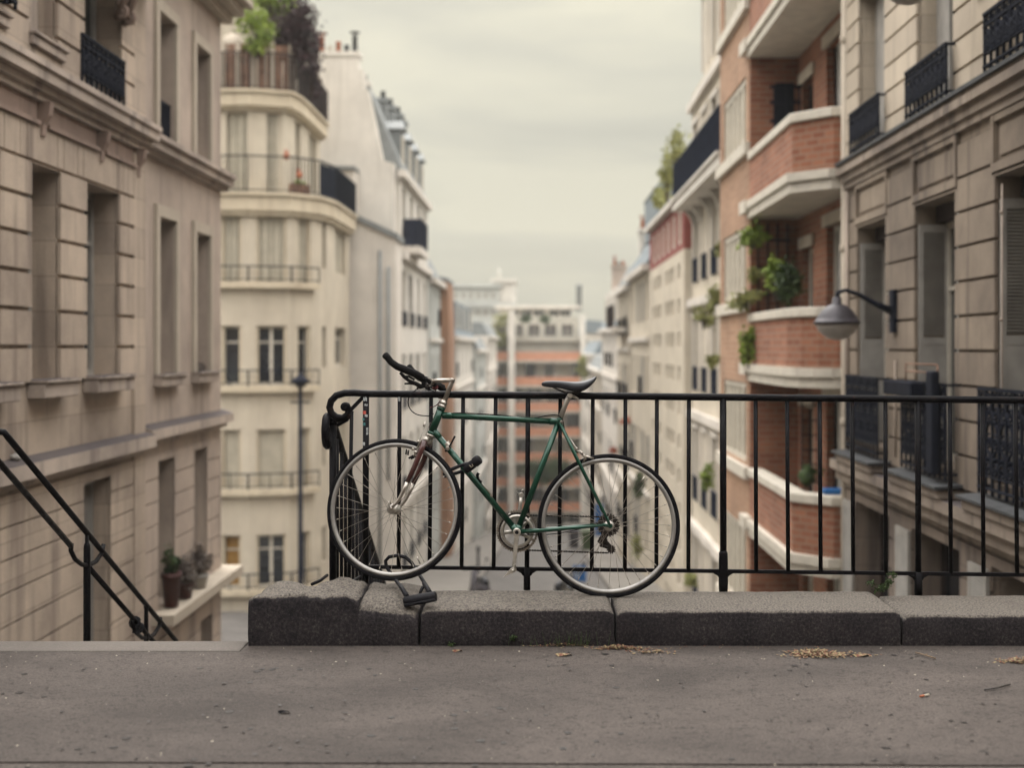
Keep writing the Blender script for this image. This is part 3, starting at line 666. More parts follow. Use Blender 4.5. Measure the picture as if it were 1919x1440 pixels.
# cables
def cable(pts, r=.0026, mt='rubber', n=40):
    P = [Vector(p) for p in pts]; out = []
    for i in range(len(P)-1):
        p0, p1, p2, p3 = P[max(i-1, 0)], P[i], P[i+1], P[min(i+2, len(P)-1)]
        for k in range(6):
            t = k/6; out.append(.5*((2*p1)+(p2-p0)*t+(2*p0-5*p1+4*p2-p3)*t*t+(3*p1-p0-3*p2+p3)*t**3))
    out.append(P[-1]); m = MB(); m.tube(out, r, 6); return m.build('brake_cable', mt, bk)
cable([B(797, 722, -W), B(781, 730, -W), B(768, 742, -W), B(765, 757, -.15), B(771, 770, -.1), B(784, 778, -.06), B(806, 780, -.03), B(812, 776, .03)])
cable([B(806, 764, .03), B(814, 762, .02), B(820, 758, -.01), B(824, 752, -.03)], .0024, 'redplug')
cable([B(832, 777, -.012), B(860, 774.5), B(930, 778), B(985, 784), B(1006, 783), B(1028, 779), B(1045, 779, -.02), B(1054, 788, -.02), B(1058, 805, -.01), B(1064, 825, -.02), B(1076, 845, -.025)])
cable([B(806, 792, -.03), B(799, 812, -.03), B(788, 836, -.035), B(782, 846, -.03)], .0012, 'chrome')
cable([B(975, 1004, .02), B(1040, 1001, .03), B(1095, 990, .06), B(1125, 980, .09), B(1138, 1000, .09)], .002)
# front caliper
cl = B(785, 848)
m = MB()
for s in (-1, 1):
    m.tube([c0+Vector((-.018, 0, .004)), B(790, 838)+SLAT*s*.018, B(783, 850)+SLAT*s*.03, B(779, 857)+SLAT*s*.028], [.006, .0065, .006, .005], 8, flat=(.6, SLAT))
    m.tube([B(803, 817)+SLAT*s*.02, B(794, 826)+SLAT*s*.034, B(785, 843)+SLAT*s*.034], [.004, .005, .004], 6)
m.lathe(B(784, 850)-SLAT*.052, SLAT, [(0, .004), (.004, .009), (.012, .010), (.016, .006), (.03, .005)], 12)
m.lathe(B(779, 844)-SLAT*.05, SLAT, [(0, .004), (.003, .007), (.01, .007), (.02, .004)], 10)
m.lathe(B(799, 797)-SLAT*.03, sax, [(-.012, .003), (-.01, .006), (0, .006), (.002, .004), (.016, .003)], 8)
m.lathe(B(787, 829)-SLAT*.03, (1, 0, .2), [(-.006, .005), (0, .006), (.01, .005)], 8)
m.tube([B(782, 848)-SLAT*.03, B(800, 800)-SLAT*.03], .0016, 5)
m.build('front_brake', 'chrome', bk)
m = MB()
for s in (-1, 1): m.tube([B(764, 843)+SLAT*s*.017, B(762.5, 853)+SLAT*s*.017], .0038, 6); m.tube([B(777, 855)+SLAT*s*.02, B(768, 860)+SLAT*s*.017], .0045, 6)
m.build('brake_pad', 'rubber', bk)
m = MB()
for s in (-1, 1):
    m.tube([B(1074, 850)+LAT*s*.012, B(1087, 846)+LAT*s*.022, B(1097, 858)+LAT*s*.034, B(1092, 868)+LAT*s*.03], [.005, .006, .0055, .0045], 8, flat=(.6, LAT))
m.lathe(B(1090, 850)-LAT*.04, LAT, [(0, .004), (.003, .0075), (.012, .0075), (.02, .005)], 10); m.lathe(B(1080, 843)-LAT*.026, sax, [(-.01, .003), (-.006, .0055), (.006, .0055), (.012, .003)], 8)
m.tube([B(1068, 822)-LAT*.02, B(1083, 846)-LAT*.026, B(1098, 862)-LAT*.04], .0022, 5); m.tube([B(1098, 856)-LAT*.03, B(1112, 860)-LAT*.02], .005, 6)
m.build('rear_brake', 'chrome', bk)
# saddle
m = MB(); rows = []
for px, t, b, hw in [(1014.5, 719, 722, .006), (1017, 715.5, 724.5, .015), (1026, 713.6, 727, .020), (1045, 713.6, 727.5, .024), (1062, 714.8, 731, .033), (1076, 715.6, 735.5, .048), (1088, 715, 735.8, .062), (1099, 712.6, 731, .070), (1108, 709, 723.5, .070), (1114.5, 706, 716, .062), (1118, 706, 710.5, .035)]:
    top, bot = B(px, t), B(px, b); row = []
    for a, r_, zf in ((-1, 1, .0), (-1.03, 1, .35), (-.93, 1, .72), (-.62, 1, .93), (-.2, 1, .985), (.2, 1, .985), (.62, 1, .93), (.93, 1, .72), (1.03, 1, .35), (1, 1, .0), (.86, 1, .16), (.4, 1, .62), (-.4, 1, .62), (-.86, 1, .16)):
        row.append(m.bm.verts.new(lerp(bot, top, zf)+LAT*a*hw))
    rows.append(row)
for a, b in zip(rows, rows[1:]):
    for k in range(len(a)):
        f = m.bm.faces.new((a[k], a[(k+1) % len(a)], b[(k+1) % len(a)], b[k])); f.smooth = True
m.bm.faces.new(rows[0]); m.bm.faces.new(rows[-1][::-1])
sd = m.build('saddle', 'leather', bk); sb = sd.modifiers.new('round', 'SUBSURF'); sb.levels = sb.render_levels = 2
m = MB()
for s in (-1, 1): m.tube([B(1036, 726)+LAT*s*.01, B(1047, 731)+LAT*s*.02, B(1060, 736.5)+LAT*s*.022, B(1083, 736.5)+LAT*s*.022, B(1096, 729)+LAT*s*.035], .0035, 6)
m.build('saddle_rails', 'steel_dark', bk)
m = MB(); m.tube([B(1050, 784), B(1063, 750), B(1066, 744)], [.0125, .0125, .0115], 12); m.lathe(B(1068, 742.5)-LAT*.022, LAT, [(0, .010), (.003, .014), (.041, .014), (.044, .010)], 12); m.tube([B(1066, 742), B(1076, 744), B(1084, 749)], [.010, .008, .006], 8); m.build('seat_post', 'alu', bk)
m = MB(); m.lathe(B(1052, 791)-LAT*.028, LAT, [(0, .005), (.004, .0075), (.05, .0075), (.056, .005)], 10); m.build('seat_bolt', 'chrome', bk)
# drivetrain on the far side
def toothed(mb, c, ax, off, ro, ri, nt_, th=.003, depth=.0055, ph=0):
    c = Vector(c); u = ax.cross(Vector((0, 0, 1))).normalized(); w = ax.cross(u); n = nt_*4; A, Bq = [], []
    for i in range(n):
        a = 2*math.pi*i/n+ph; r = ro-(depth if i % 4 in (2, 3) else 0); d = u*math.cos(a)+w*math.sin(a)
        A.append([mb.bm.verts.new(c+ax*(off+k)+d*rr) for k, rr in ((0, r), (th, r), (th, ri), (0, ri))])
    for i in range(n):
        a, b = A[i], A[(i+1) % n]
        for k in range(4): mb.bm.faces.new((a[k], a[(k+1) % 4], b[(k+1) % 4], b[k]))
m = MB(); toothed(m, BB, LAT, .047, .1035, .090, 50); m.build('outer_chainring', 'ring', bk)
m = MB(); toothed(m, BB, LAT, .040, .083, .066, 38); ringmesh(m, BB, LAT, [(.0375, .080), (.0375, .064), (.042, .064), (.042, .080)], 60)
u_ = LAT.cross(Vector((0, 0, 1))).normalized(); w_ = LAT.cross(u_)
for k in range(5):
    a = .5+2*math.pi*k/5; d = u_*math.cos(a)+w_*math.sin(a); m.tube([BB+LAT*.046+d*.014, BB+LAT*.047+d*.06, BB+LAT*.047+d*.094], [.011, .0085, .0075], 8, flat=(.5, LAT)); m.lathe(BB+LAT*.034+d*.070, LAT, [(0, .0045), (.003, .0055), (.01, .0055)], 10)
m.build('inner_chainring', 'alu', bk)
m = MB()
for k, (ro, o) in enumerate(((.057, .026), (.051, .031), (.045, .036), (.039, .041), (.033, .046))): toothed(m, RW, LAT, o, ro, .012, int(ro*420), .002)
m.build('cassette', 'steel_dark', bk)
def chainrun(a, b, mb):
    L = (b-a).length; n = int(L/.0127); t = (b-a).normalized()
    for i in range(n):
        p = a+t*(i*.0127); k = .0046 if i % 2 else .0036
        mb.tube([p, p+t*.0127], k, 4, flat=(.75, LAT)); mb.lathe(p-LAT*.004, LAT, [(0, .0050), (.008, .0050)], 8)
for a, b in ((B(995, 967), B(1150, 970.5)), (B(993, 1033), B(1144, 1038))): m = MB(); chainrun(a+LAT*.042, b+LAT*.036, m); m.build('chain_run', 'steel_dark', bk)
m = MB()
for i in range(22):
    a0, a1 = [math.radians(75+210*k/22) for k in (i, i+1)]; f_ = lambda a: BB+LAT*.042+Vector((-math.sin(a-math.pi/2+math.pi/2)*.0, 0, 0))
ct = [BB+LAT*.042+u_*math.cos(a)*.0865+w_*math.sin(a)*.0865 for a in [2*math.pi*i/44 for i in range(44)]]
ct = [p for p in ct if p.x < BB.x+.045]; ct.sort(key=lambda p: math.atan2(p.z-BB.z, -(p.x-BB.x)))
for a, b in zip(ct, ct[1:]): m.tube([a, b], .0046, 4, flat=(.8, LAT)); m.lathe(a-LAT*.004, LAT, [(0, .0050), (.008, .0050)], 8)
m.build('chain', 'steel_dark', bk)
m = MB(); dq = lambda px, py, k: B(px, py)+LAT*k
m.tube([dq(1141, 990, .068), dq(1137, 1002, .07), dq(1131, 1012, .07), dq(1126, 1020, .064)], [.010, .014, .019, .017], 8, flat=(.7, LAT))
m.tube([dq(1128, 1022, .058), dq(1136, 1026, .045), dq(1146, 1030, .036)], [.014, .009, .008], 8); toothed(m, B(1146, 1031), LAT, .032, .023, .004, 11, .006); toothed(m, B(1131, 1012), LAT, .034, .022, .004, 11, .006)
m.tube([dq(1131, 1012, .044), dq(1147, 1032, .044)], [.013, .013], 8, flat=(.3, LAT)); m.build('rear_derailleur', 'steel_dark', bk)
def crank(a, b, lat, name):
    p, q = B(*a)+LAT*lat, B(*b)+LAT*(lat*1.08); m = MB(); t = (q-p).normalized()
    m.lathe(p-LAT*.011, LAT, [(0, .016), (.002, .0195), (.02, .0195), (.022, .016)], 18); m.tube([p, p+t*.03, lerp(p, q, .75), q], [.0145, .012, .0095, .0105], 10, flat=(.62, LAT)); m.lathe(q-LAT*.008, LAT, [(0, .0105), (.002, .0125), (.014, .0125), (.016, .0105)], 14)
    return m.build(name, 'alu', bk)
cr = crank((969, 997), (963.5, 1066), -.062, 'crank_arm')
m = MB(); m.lathe(B(969, 997)-LAT*.0745, LAT, [(0, .0085), (.002, .0095), (.004, .0095)], 14); m.build('crank_bolt', 'rubber', cr)
crank((969, 997), (976.5, 929), .068, 'crank_arm')
for a, sgn, tip in (((962, 1066), -1, (945, 1078)), ((975, 929), 1, (966, 921))):
    p = B(*a)+LAT*.075*sgn; m = MB()
    m.lathe(p-LAT*.004*sgn, LAT*sgn, [(0, .008), (.006, .011), (.02, .010), (.05, .0075), (.075, .006), (.08, .004)], 12)
    t_ = B(*tip)+LAT*.085*sgn; m.prism([p+Vector((.006, 0, .008)), p+Vector((-.010, 0, .008)), t_, p+Vector((.004, 0, -.009))], LAT*sgn*.05)
    m.tube([p+Vector((.012, 0, .004)), p+Vector((.004, 0, .022)), p+Vector((.014, 0, .026))], .0035, 6); m.lathe(p-LAT*.006*sgn, LAT*sgn, [(0, .005), (.003, .0055)], 10)
    m.build('pedal', 'alu', bk)
# shifter band on the down tube, broken bottle-cage rod
m = MB(); tdir = (BB-B(812, 807)).normalized(); m.lathe(B(836, 831), tdir, [(0, .0165), (.003, .0172), (.012, .0172), (.016, .0185), (.026, .0185), (.028, .0165)], 16); m.lathe(B(839.5, 841)-LAT*.034, LAT, [(0, .008), (.004, .011), (.06, .011), (.066, .008)], 12); m.build('shifter_band', 'chrome', bk)
m = MB(); m.tube([B(843, 838)-LAT*.03, B(849, 827)-LAT*.032, B(853.5, 818)-LAT*.033], [.004, .0045, .0055], 8); m.tube([B(838, 844)-LAT*.02, B(835, 847)-LAT*.02], .006, 6); m.build('shift_lever', 'rubber', bk)
m = MB(); m.tube([B(897, 887), B(894.5, 891), B(896, 899), B(902, 905)], [.008, .0078, .0075, .007], 8); m.build('cage_hook', 'rubber', bk)
m = MB(); m.tube([B(901, 904), B(910, 915), B(921, 929)], .0042, 6); m.lathe(B(921, 929)-LAT*.012, LAT, [(0, .006), (.024, .006)], 8); m.build('cage_rod', 'chrome', bk)

# ---- two U-locks
def arc(c, e1, e2, r1, r2, a0, a1, n=12): return [Vector(c)+Vector(e1)*r1*math.cos(lerp(a0, a1, i/n))+Vector(e2)*r2*math.sin(lerp(a0, a1, i/n)) for i in range(n+1)]
lk = thing('bike_lock', 'small black U-lock clamped round the green down tube and front rim', 'bike lock', tuple(B(885, 872)))
m = MB(); a, b = B(872, 882, -.05), B(899, 860, -.075); ax = (b-a).normalized()
m.lathe(a, ax, [(0, .017), (.004, .021), (.05, .022), (.056, .0195), (.062, .024), (.088, .024), (.094, .018)], 18); m.build('lock_barrel', 'lockplastic', lk)
m = MB(); m.tube([B(884, 868, -.055), B(866, 872, -.05), B(849, 879, -.045), B(838, 884, -.035), B(832.5, 889, -.01), B(834, 893, .03), B(846, 890, .05), B(862, 885, .05), B(880, 879, .04)], .0085, 10); m.build('shackle', 'lockplastic', lk)
m = MB(); m.tube([a+ax*.034+Vector((-.006, -.0215, .006)), a+ax*.037+Vector((.0, -.0225, 0)), a+ax*.030+Vector((.006, -.0225, -.002)), a+ax*.044+Vector((.006, -.0225, -.004)), a+ax*.047+Vector((-.002, -.0225, .004))], .0016, 4); m.build('lock_marking', 'bone', lk)
lk = thing('bike_lock', 'large grey-black U-lock hooked over the bottom rail, its crossbar on the kerb edge', 'bike lock', tuple(S(788, 1130, 5.62)))
m = MB(); a, b = S(757, 1129, 5.61), S(818, 1118, 5.60); ax = (b-a).normalized()
m.tube([a, a+ax*.006, lerp(a, b, .5), b-ax*.006, b], [.018, .0235, .0245, .0235, .018], 16); m.tube([a+Vector((.004, -.02, -.012)), b+Vector((-.004, -.02, -.012))], [.008, .008], 8); m.build('lock_barrel', 'lockplastic', lk)
m = MB(); sh = [S(763, 1119, 5.62), S(752, 1102, 5.70), S(737, 1082, 5.93), S(724, 1063, 5.985), S(722.5, 1052, 5.985), S(729, 1044.5, 5.985), S(745, 1041.5, 5.985), S(760, 1045, 5.985), S(771, 1055, 5.985), S(786, 1078, 5.93), S(799, 1099, 5.72), S(808, 1114, 5.62)]
m.tube(sh, .0088, 10); m.tube([S(795, 1094, 5.74), S(806, 1112, 5.63)], .0115, 10); m.tube([S(750, 1098, 5.74), S(763, 1119, 5.62)], .0115, 10); m.build('shackle', 'lockplastic', lk)
m = MB(); m.tube([S(793, 1100, 5.72), S(789, 1108, 5.71), S(786, 1117, 5.70)], [.009, .008, .006], 8); m.build('mount_strap', 'lockplastic', lk)

# ---- weeds and litter
rg = random.Random(5)
m = MB(); c = S(1662, 1106, 5.98)
for px, py in ((1634, 1094), (1645, 1102), (1655, 1098), (1664, 1092), (1672, 1078), (1670, 1088), (1652, 1106)): 
    p = S(px, py, 5.97); m.leaves(p, (.022, .03, .02), 60, .012, rg, 5)
    m.tube([c, lerp(c, p, .5)+Vector((0, 0, .006)), p], .0016, 4)
tag(m.build('weed', 'leaf_dark', norm=False), 'small green weed growing from the joint between the two right kerb blocks', 'weed')
m = MB()
for px, py in ((963, 1196), (847, 1206)):
    p = S(px, py, 5.555); m.leaves(p, (.022, .012, .018), 26, .016, rg, 3)
for k in range(46):
    px = rg.gauss(1070, 38); p = S(px, 1211, 5.555); m.tube([p, p+Vector((rg.uniform(-.02, .02), rg.uniform(-.012, 0), rg.uniform(.02, .075)))], [.0012, .0005], 3)
o = m.build('grass_tufts', 'leaf_dark', norm=False); o['kind'] = 'stuff'
def scrap(m, px, py, size, n, sx, sy, flat=.3):
    for _ in range(n):
        q = (rg.gauss(0, sx), rg.gauss(0, sy)); Yg = F*H/(py-CY); c = Vector(((px-CX)/F*Yg+q[0], min(Yg+q[1], KF-.008), .004+rg.random()*.012*math.exp(-(q[0]/sx)**2)))
        a = rg.random()*6.283; u = Vector((math.cos(a), math.sin(a), rg.uniform(-flat, flat)))*size*rg.uniform(.5, 1.4); w = Vector((-math.sin(a), math.cos(a), rg.uniform(-flat, flat)))*size*.33
        m.face((c, c+u*.5+w, c+u, c+u*.5-w))
m = MB(); scrap(m, 1530, 1228, .017, 560, .06, .03); scrap(m, 1600, 1229, .016, 60, .05, .012); scrap(m, 1160, 1217, .014, 300, .055, .012); scrap(m, 1215, 1224, .016, 80, .05, .02); scrap(m, 1912, 1242, .016, 260, .045, .016); scrap(m, 1050, 1211, .012, 100, .07, .008); scrap(m, 1340, 1216, .010, 40, .25, .012)
o = m.build('leaf_litter', 'leaflitter', norm=False); o['kind'] = 'stuff'
m = MB()
for _ in range(150):
    px, py = rg.uniform(-100, 2000), rg.choice((rg.uniform(1225, 1440), rg.uniform(1216, 1260))); scrap(m, px, py, rg.choice((.006, .008, .011)), 1, .001, .001, .2)
o = m.build('ground_specks', 'bone', norm=False); o['kind'] = 'stuff'
m = MB()
for _ in range(330):
    px, py = rg.uniform(-100, 2000), rg.uniform(1218, 1440); scrap(m, px, py, rg.choice((.008, .012, .02)), 1, .001, .001, .1)
for _ in range(70):
    px, py = rg.uniform(-100, 2000), rg.uniform(1225, 1440); Yg = F*H/(py-CY); r_ = rg.uniform(.006, .017); m.face([((px-CX)/F*Yg+r_*rg.uniform(.8, 1.2)*math.cos(t*.7854), Yg+r_*rg.uniform(.8, 1.2)*math.sin(t*.7854), .0015) for t in range(8)])
o = m.build('dark_grit', 'steel_dark', norm=False); o['kind'] = 'stuff'
def G(px, py, z=.004): Yg = F*(H-z)/(py-CY); return Vector(((px-CX)/F*Yg, Yg, z))
def fallen(px, py, L, ang, label, mt='leaflitter', name='fallen_leaf', cat='leaf'):
    c = G(px, py); d = Vector((math.cos(ang), math.sin(ang), 0)); w = Vector((-d.y, d.x, 0)); m = MB()
    P = [c+d*L*t+w*L*.22*math.sin(math.pi*t)*s+Vector((0, 0, .006*math.sin(3*t+s))) for s in (1, -1) for t in ([i/6 for i in range(7)] if s > 0 else [i/6 for i in range(5, 0, -1)])]
    m.face(P); o = m.build(name, mt, norm=False); tag(o, label, cat, 'fallen leaves on the pavement' if cat == 'leaf' else None); return o
fallen(1598, 1230, .075, .1, 'narrow ochre leaf just right of the red leaf heap'); fallen(847, 1222, .05, .3, 'small yellowish leaf below the third kerb block'); fallen(520, 1336, .05, .0, 'flat round dark leaf stuck to the left pavement', 'rubber')
fallen(1040, 1229, .08, .15, 'long pale leaf on the pavement below the pedal')
m = MB(); m.tube([G(1716, 1224, .008), G(1735, 1229, .010), G(1753, 1235, .008)], .0035, 5); m.tube([G(1733, 1229, .010), G(1738, 1226, .014)], .002, 4); tag(m.build('twig', 'twig'), 'short pale twig near the rightmost kerb block', 'twig')
m = MB(); m.tube([G(1845, 1294, .006), G(1870, 1290, .008), G(1893, 1284, .007)], .0032, 5); tag(m.build('twig', 'steel_dark'), 'thin dark twig alone on the right pavement', 'twig')
m = MB(); m.tube([G(1724, 1306, .006), G(1740, 1303, .006)], .004, 8); cb = m.build('cigarette_butt', 'potred'); tag(cb, 'orange and white cigarette end on the right pavement', 'cigarette end')
m = MB(); m.tube([G(1732, 1304.4, .0066), G(1741, 1302.6, .0066)], .0042, 8); m.build('paper_end', 'bone', cb)
# ================================================================== LEFT SIDE
# ---- rusticated stone building, nearest on the left
fr = FL(-4.7)
b1 = thing('stone_building', 'pinkish stone apartment building with grooved blocks, nearest on the left', 'building', (-4.7, 10, -5))
ops = [(9.62, 10.62, 1.04, 3.06), (11.29, 11.97, 1.04, 3.06), (12.67, 13.65, 1.04, 3.06), (9.62, 10.62, 4.25, 6.3), (11.26, 11.9, 4.25, 6.3), (12.6, 13.72, 3.99, 6.3), (12.62, 13.42, -4.0, -.05), (7.6, 8.4, 1.04, 3.06), (7.6, 8.4, 4.25, 6.3)]
m = MB(); wall(m, fr, 6, 14.55, -5.5, 7.2, ops); mass(m, fr, 6, 14.55, -5.5, 7.2)
courses(m, fr, 6, 14.16, [1.015+.345*i for i in range(7)], ops); courses(m, fr, 6, 14.16, [4.0+.36*i for i in range(9)], ops)
courses(m, fr, 6, 14.16, [.06-.29*i for i in range(17)][::-1], ops, .022, .02)
u = 6.0
for w0, w1 in [(6, 7.35)]+[(o[0], o[1]) for o in ops if o[2] == 1.04 and o[0] > 7]:      # lintel blocks with wedge joints
    pass
js = [6.0]
for a, bq in ((9.62, 10.62), (11.29, 11.97), (12.67, 13.65)):
    k = (bq-a)/3; js += [a-.24, a-.08, bq-.06, bq+.10]
js.append(14.16)
for i, (a, bq) in enumerate(zip(js, js[1:])):
    if bq-a > .05: m.hexa([fr.p(a+.008, 3.1, .03), fr.p(bq-.008, 3.1, .03), fr.p(bq-.008, 3.1, -.01), fr.p(a+.008, 3.1, -.01), fr.p(a+.008, 3.42, .03), fr.p(bq-.008, 3.42, .03), fr.p(bq-.008, 3.42, -.01), fr.p(a+.008, 3.42, -.01)])
fbox(m, fr, 14.16, 14.55, -5.5, 3.6, -.01, .035); fbox(m, fr, 14.16, 14.55, 4.0, 7.2, -.01, .035)
m.build('wall', 'stone', b1)
m = MB()
for z0, z1, d in ((3.66, 3.73, .06), (3.73, 3.80, .11), (3.80, 3.91, .19), (3.91, 3.97, .22)): fbox(m, fr, 6, 14.6, z0, z1, -.01, d)
m.prism([fr.p(6, 3.97, .22), fr.p(6, 3.97, -.01), fr.p(6, 4.03, -.01)], (0, 8.6, 0)); m.build('cornice', 'stone_trim', b1)
m = MB()
for z0, z1, d in ((.10, .17, .07), (.17, .31, .15)): fbox(m, fr, 6, 14.6, z0, z1, -.01, d)
m.prism([fr.p(6, .31, .15), fr.p(6, .31, -.01), fr.p(6, .36, -.01)], (0, 8.6, 0)); m.build('string_course', 'stone_trim', b1)
for a, bq in ((6.1, 7.9), (8.1, 9.8), (10.05, 11.45), (11.65, 13.0), (13.2, 14.2)):
    m = MB(); fbox(m, fr, a, bq, 3.43, 3.47, -.01, .06); fbox(m, fr, a, bq, 3.47, 3.655, -.01, .012); m.build('frieze_panel', 'frieze', b1)  # panel colour carries the cornice's shade
for u in (8.0, 9.92, 11.55, 13.1, 14.3):
    m = MB(); m.prism([fr.p(u-.06, z, d) for z, d in ((3.34, -.01), (3.34, .05), (3.45, .06), (3.54, .11), (3.66, .13), (3.66, -.01))], (0, .09, 0)); m.build('bracket', 'frieze', b1)
for a, bq, z0, z1 in ops:
    if z0 > 0:
        window(b1, fr, a, bq, z0, z1, -.3, 'shutter')
        if z0 < 3.9 or z0 > 4.2: sill(b1, fr, a-.03, bq+.12, z0+.01, .17 if z0 < 3 else .12, .2 if z0 < 3 else .11)
window(b1, fr, 12.62, 13.42, -4, -.05, -.22, 'darkwood', 'glass', 1, (.3,))
m = MB(); louvre(m, fr, 12.64, 13.4, -2.0, -.06, -.2); m.build('shutter', 'shutter', b1)
m = MB(); louvre(m, fr, 12.69, 13.0, 2.0, 3.05, -.22); m.build('shutter', 'darkwood', b1)
m = MB(); fbox(m, fr, 11.28, 11.88, 4.27, 6.2, -.2, -.15); m.build('shutter', 'stone_trim', b1)
ironwork(b1, fr, 12.48, 13.76, 3.99, 4.56, .05, pitch=.15); ironwork(b1, fr, 9.5, 10.7, 4.3, 4.8, .14)
# carved console under an upper balcony slab
m = MB(); fbox(m, fr, 11.9, 14.55, 5.66, 5.86, -.01, .5); m.build('balcony_slab', 'stone_trim', b1)
m = MB()
for u in (13.42, 13.66):
    m.tube(spiral(fr.p(u, 5.42, .16), fr.n, (0, 0, 1), .11, .03, 1.4, 1.2), .04, 6); m.tube(spiral(fr.p(u, 5.02, .13), fr.n*-1, (0, 0, 1), .07, .02, 1.3, 2), .03, 6); m.tube([fr.p(u, 5.6, .26), fr.p(u, 5.3, .2), fr.p(u, 4.98, .1)], [.06, .055, .035], 6)
    for k in range(5): m.ball(fr.p(u+.06*math.sin(k*2.1), 5.5-.13*k, .2-.03*k), .06-.005*k, k, .6, 1)
m.build('carved_console', 'frieze', b1)
m = MB(); fbox(m, fr, 5.9, 14.6, 7.2, 7.4, -6, .3); m.prism([fr.p(6, 7.4, .1), fr.p(6, 7.4, -6), fr.p(6, 8.6, -5), fr.p(6, 8.6, -1.2)], (0, 8.5, 0)); m.build('roof', 'zinc', b1)

# ---- plain plastered building next to it
fr = FL(-4.76)
b2 = thing('plastered_building', 'plain beige plastered building with framed windows beside the grooved stone one', 'building', (-4.76, 16.4, -5))
ops = [(15.29, 16.0, 1.0, 2.99), (16.94, 17.66, 1.0, 2.95), (15.29, 16.0, 3.97, 5.56), (16.94, 17.66, 3.97, 5.56), (15.29, 15.98, -1.9, -.07), (16.9, 17.55, -1.9, -.07), (15.4, 16, -4.4, -2.5), (17.2, 17.8, -4.4, -2.5)]
m = MB(); wall(m, fr, 14.56, 18.35, -5.5, 6.4, ops); mass(m, fr, 14.56, 18.35, -5.5, 6.4)
courses(m, fr, 14.6, 18.3, [.02-.29*i for i in range(17)][::-1], ops, .02, .02); m.build('wall', 'plaster', b2)
m = MB()
for z0, z1, d in ((3.69, 3.76, .07), (3.76, 3.87, .16), (3.87, 3.93, .21)): fbox(m, fr, 14.62, 18.5, z0, z1, -.01, d)
m.build('cornice', 'stone_trim', b2)
m = MB()
for z0, z1, d in ((.16, .24, .06), (.24, .36, .16)): fbox(m, fr, 14.62, 18.5, z0, z1, -.01, d)
m.prism([fr.p(14.62, .36, .16), fr.p(14.62, .36, -.01), fr.p(14.62, .42, -.01)], (0, 3.88, 0)); m.build('string_course', 'stone_trim', b2)
m = MB(); fbox(m, fr, 15.0, 18.5, -2.06, -1.93, -.01, .30); m.build('planter_ledge', 'plaster_light', b2)
m = MB()
for z0, z1, d in ((6.22, 6.33, .15), (6.33, 6.45, .32), (6.45, 6.55, .46)): fbox(m, fr, 14.56, 18.5, z0, z1, -.01, d)
m.build('eaves', 'plaster_light', b2)
m = MB(); m.prism([fr.p(14.6, 6.56, .3), fr.p(14.6, 6.56, -6), fr.p(14.6, 8.2, -5.4), fr.p(14.6, 8.2, -.8)], (0, 3.7, 0)); m.build('roof', 'zinc', b2)
for a, bq, z0, z1 in ops[:6]:
    window(b2, fr, a, bq, z0, z1, -.28, 'whitepaint')
    if z0 > 0: surround(b2, fr, a, bq, z0, z1)
    if .5 < z0 < 2: sill(b2, fr, a-.15, bq+.15, z0+.01, .15, .15)
for a in (15.29, 16.94):
    m = MB(); fbox(m, fr, a+.02, a+.68, 4.0 if a < 16 else 1.02, 5.5 if a < 16 else 2.9, -.24, -.2); m.build('window_blind', 'shutter', b2)
m = MB(); barrail(m, fr, 15.31, 15.98, 3.99, 4.5, -.05, .06, .012); fbox(m, fr, 15.31, 15.98, 4.02, 4.46, -.08, -.065); m.build('window_railing', 'iron_blue', b2)
window(b2, fr, 15.4, 16, -4.4, -2.5, -.25); window(b2, fr, 17.2, 17.8, -4.4, -2.5, -.25)

# pots and plants on their ledges
rg = random.Random(11)
def potplant(p, r, h, pm, lm, rad, n, size, label, name='potted_plant', cat='potted plant', up=.6, group=None, root=True):
    t = thing(name, label, cat, tuple(p), group); m = MB(); p = Vector(p)
    m.lathe(p, (0, 0, 1), [(0, r*.7), (h*.84, r*.95), (h*.85, r*1.08), (h, r*1.08), (h*.97, r*.9), (h*.88, r*.85)], 14); m.build('pot', pm, t)
    m = MB(); c = p+Vector((0, 0, h+rad[2]*up))
    for _ in range(5): m.tube([p+Vector((0, 0, h*.9)), lerp(p+Vector((0, 0, h)), c, .6)+Vector((rg.gauss(0, .3)*rad[0], rg.gauss(0, .3)*rad[1], 0)), c+Vector((rg.gauss(0, .5)*rad[0], rg.gauss(0, .5)*rad[1], rad[2]*.4))], [.012, .009, .004], 4)
    m.build('stem', 'bark', t); m = MB(); m.leaves(c, rad, n, size, rg, 8); m.build('foliage', lm, t, norm=False); return t
potplant(fr.p(15.42, 1.01, -.1), .085, .22, 'iron_blue', 'leaf_dark', (.07, .07, .08), 60, .05, 'dark pot on the plastered building’s middle window sill'.replace('’', "'"))
potplant(fr.p(15.45, -1.92, .13), .12, .44, 'copper', 'leaf_dark', (.13, .16, .2), 260, .07, 'tall rust red pot with dark plant on the left planter ledge')
potplant(fr.p(16.0, -1.92, .14), .12, .2, 'copper', 'leaf_grey', (.14, .28, .22), 300, .07, 'dry greyish plant in a clay pot in the middle of the left planter ledge')
potplant(fr.p(16.7, -1.92, .14), .12, .18, 'shutter', 'leaf_grey', (.15, .35, .26), 340, .07, 'bushy dry plant in a pale pot at the far end of the planter ledge')
b0 = FL(-4.7); potplant(b0.p(12.85, -3.1, -.02), .14, .3, 'iron_blue', 'leaf_dark', (.14, .22, .3), 300, .09, 'dark plant in the basement window behind the handrail post')
m = MB(); m.leaves(fr.p(17.2, 1.06, .02), (.08, .25, .06), 120, .05, rg, 5); tag(m.build('sill_plant', 'leaf_grey', norm=False), 'low dry plant on the far right sill of the plastered building', 'plant')
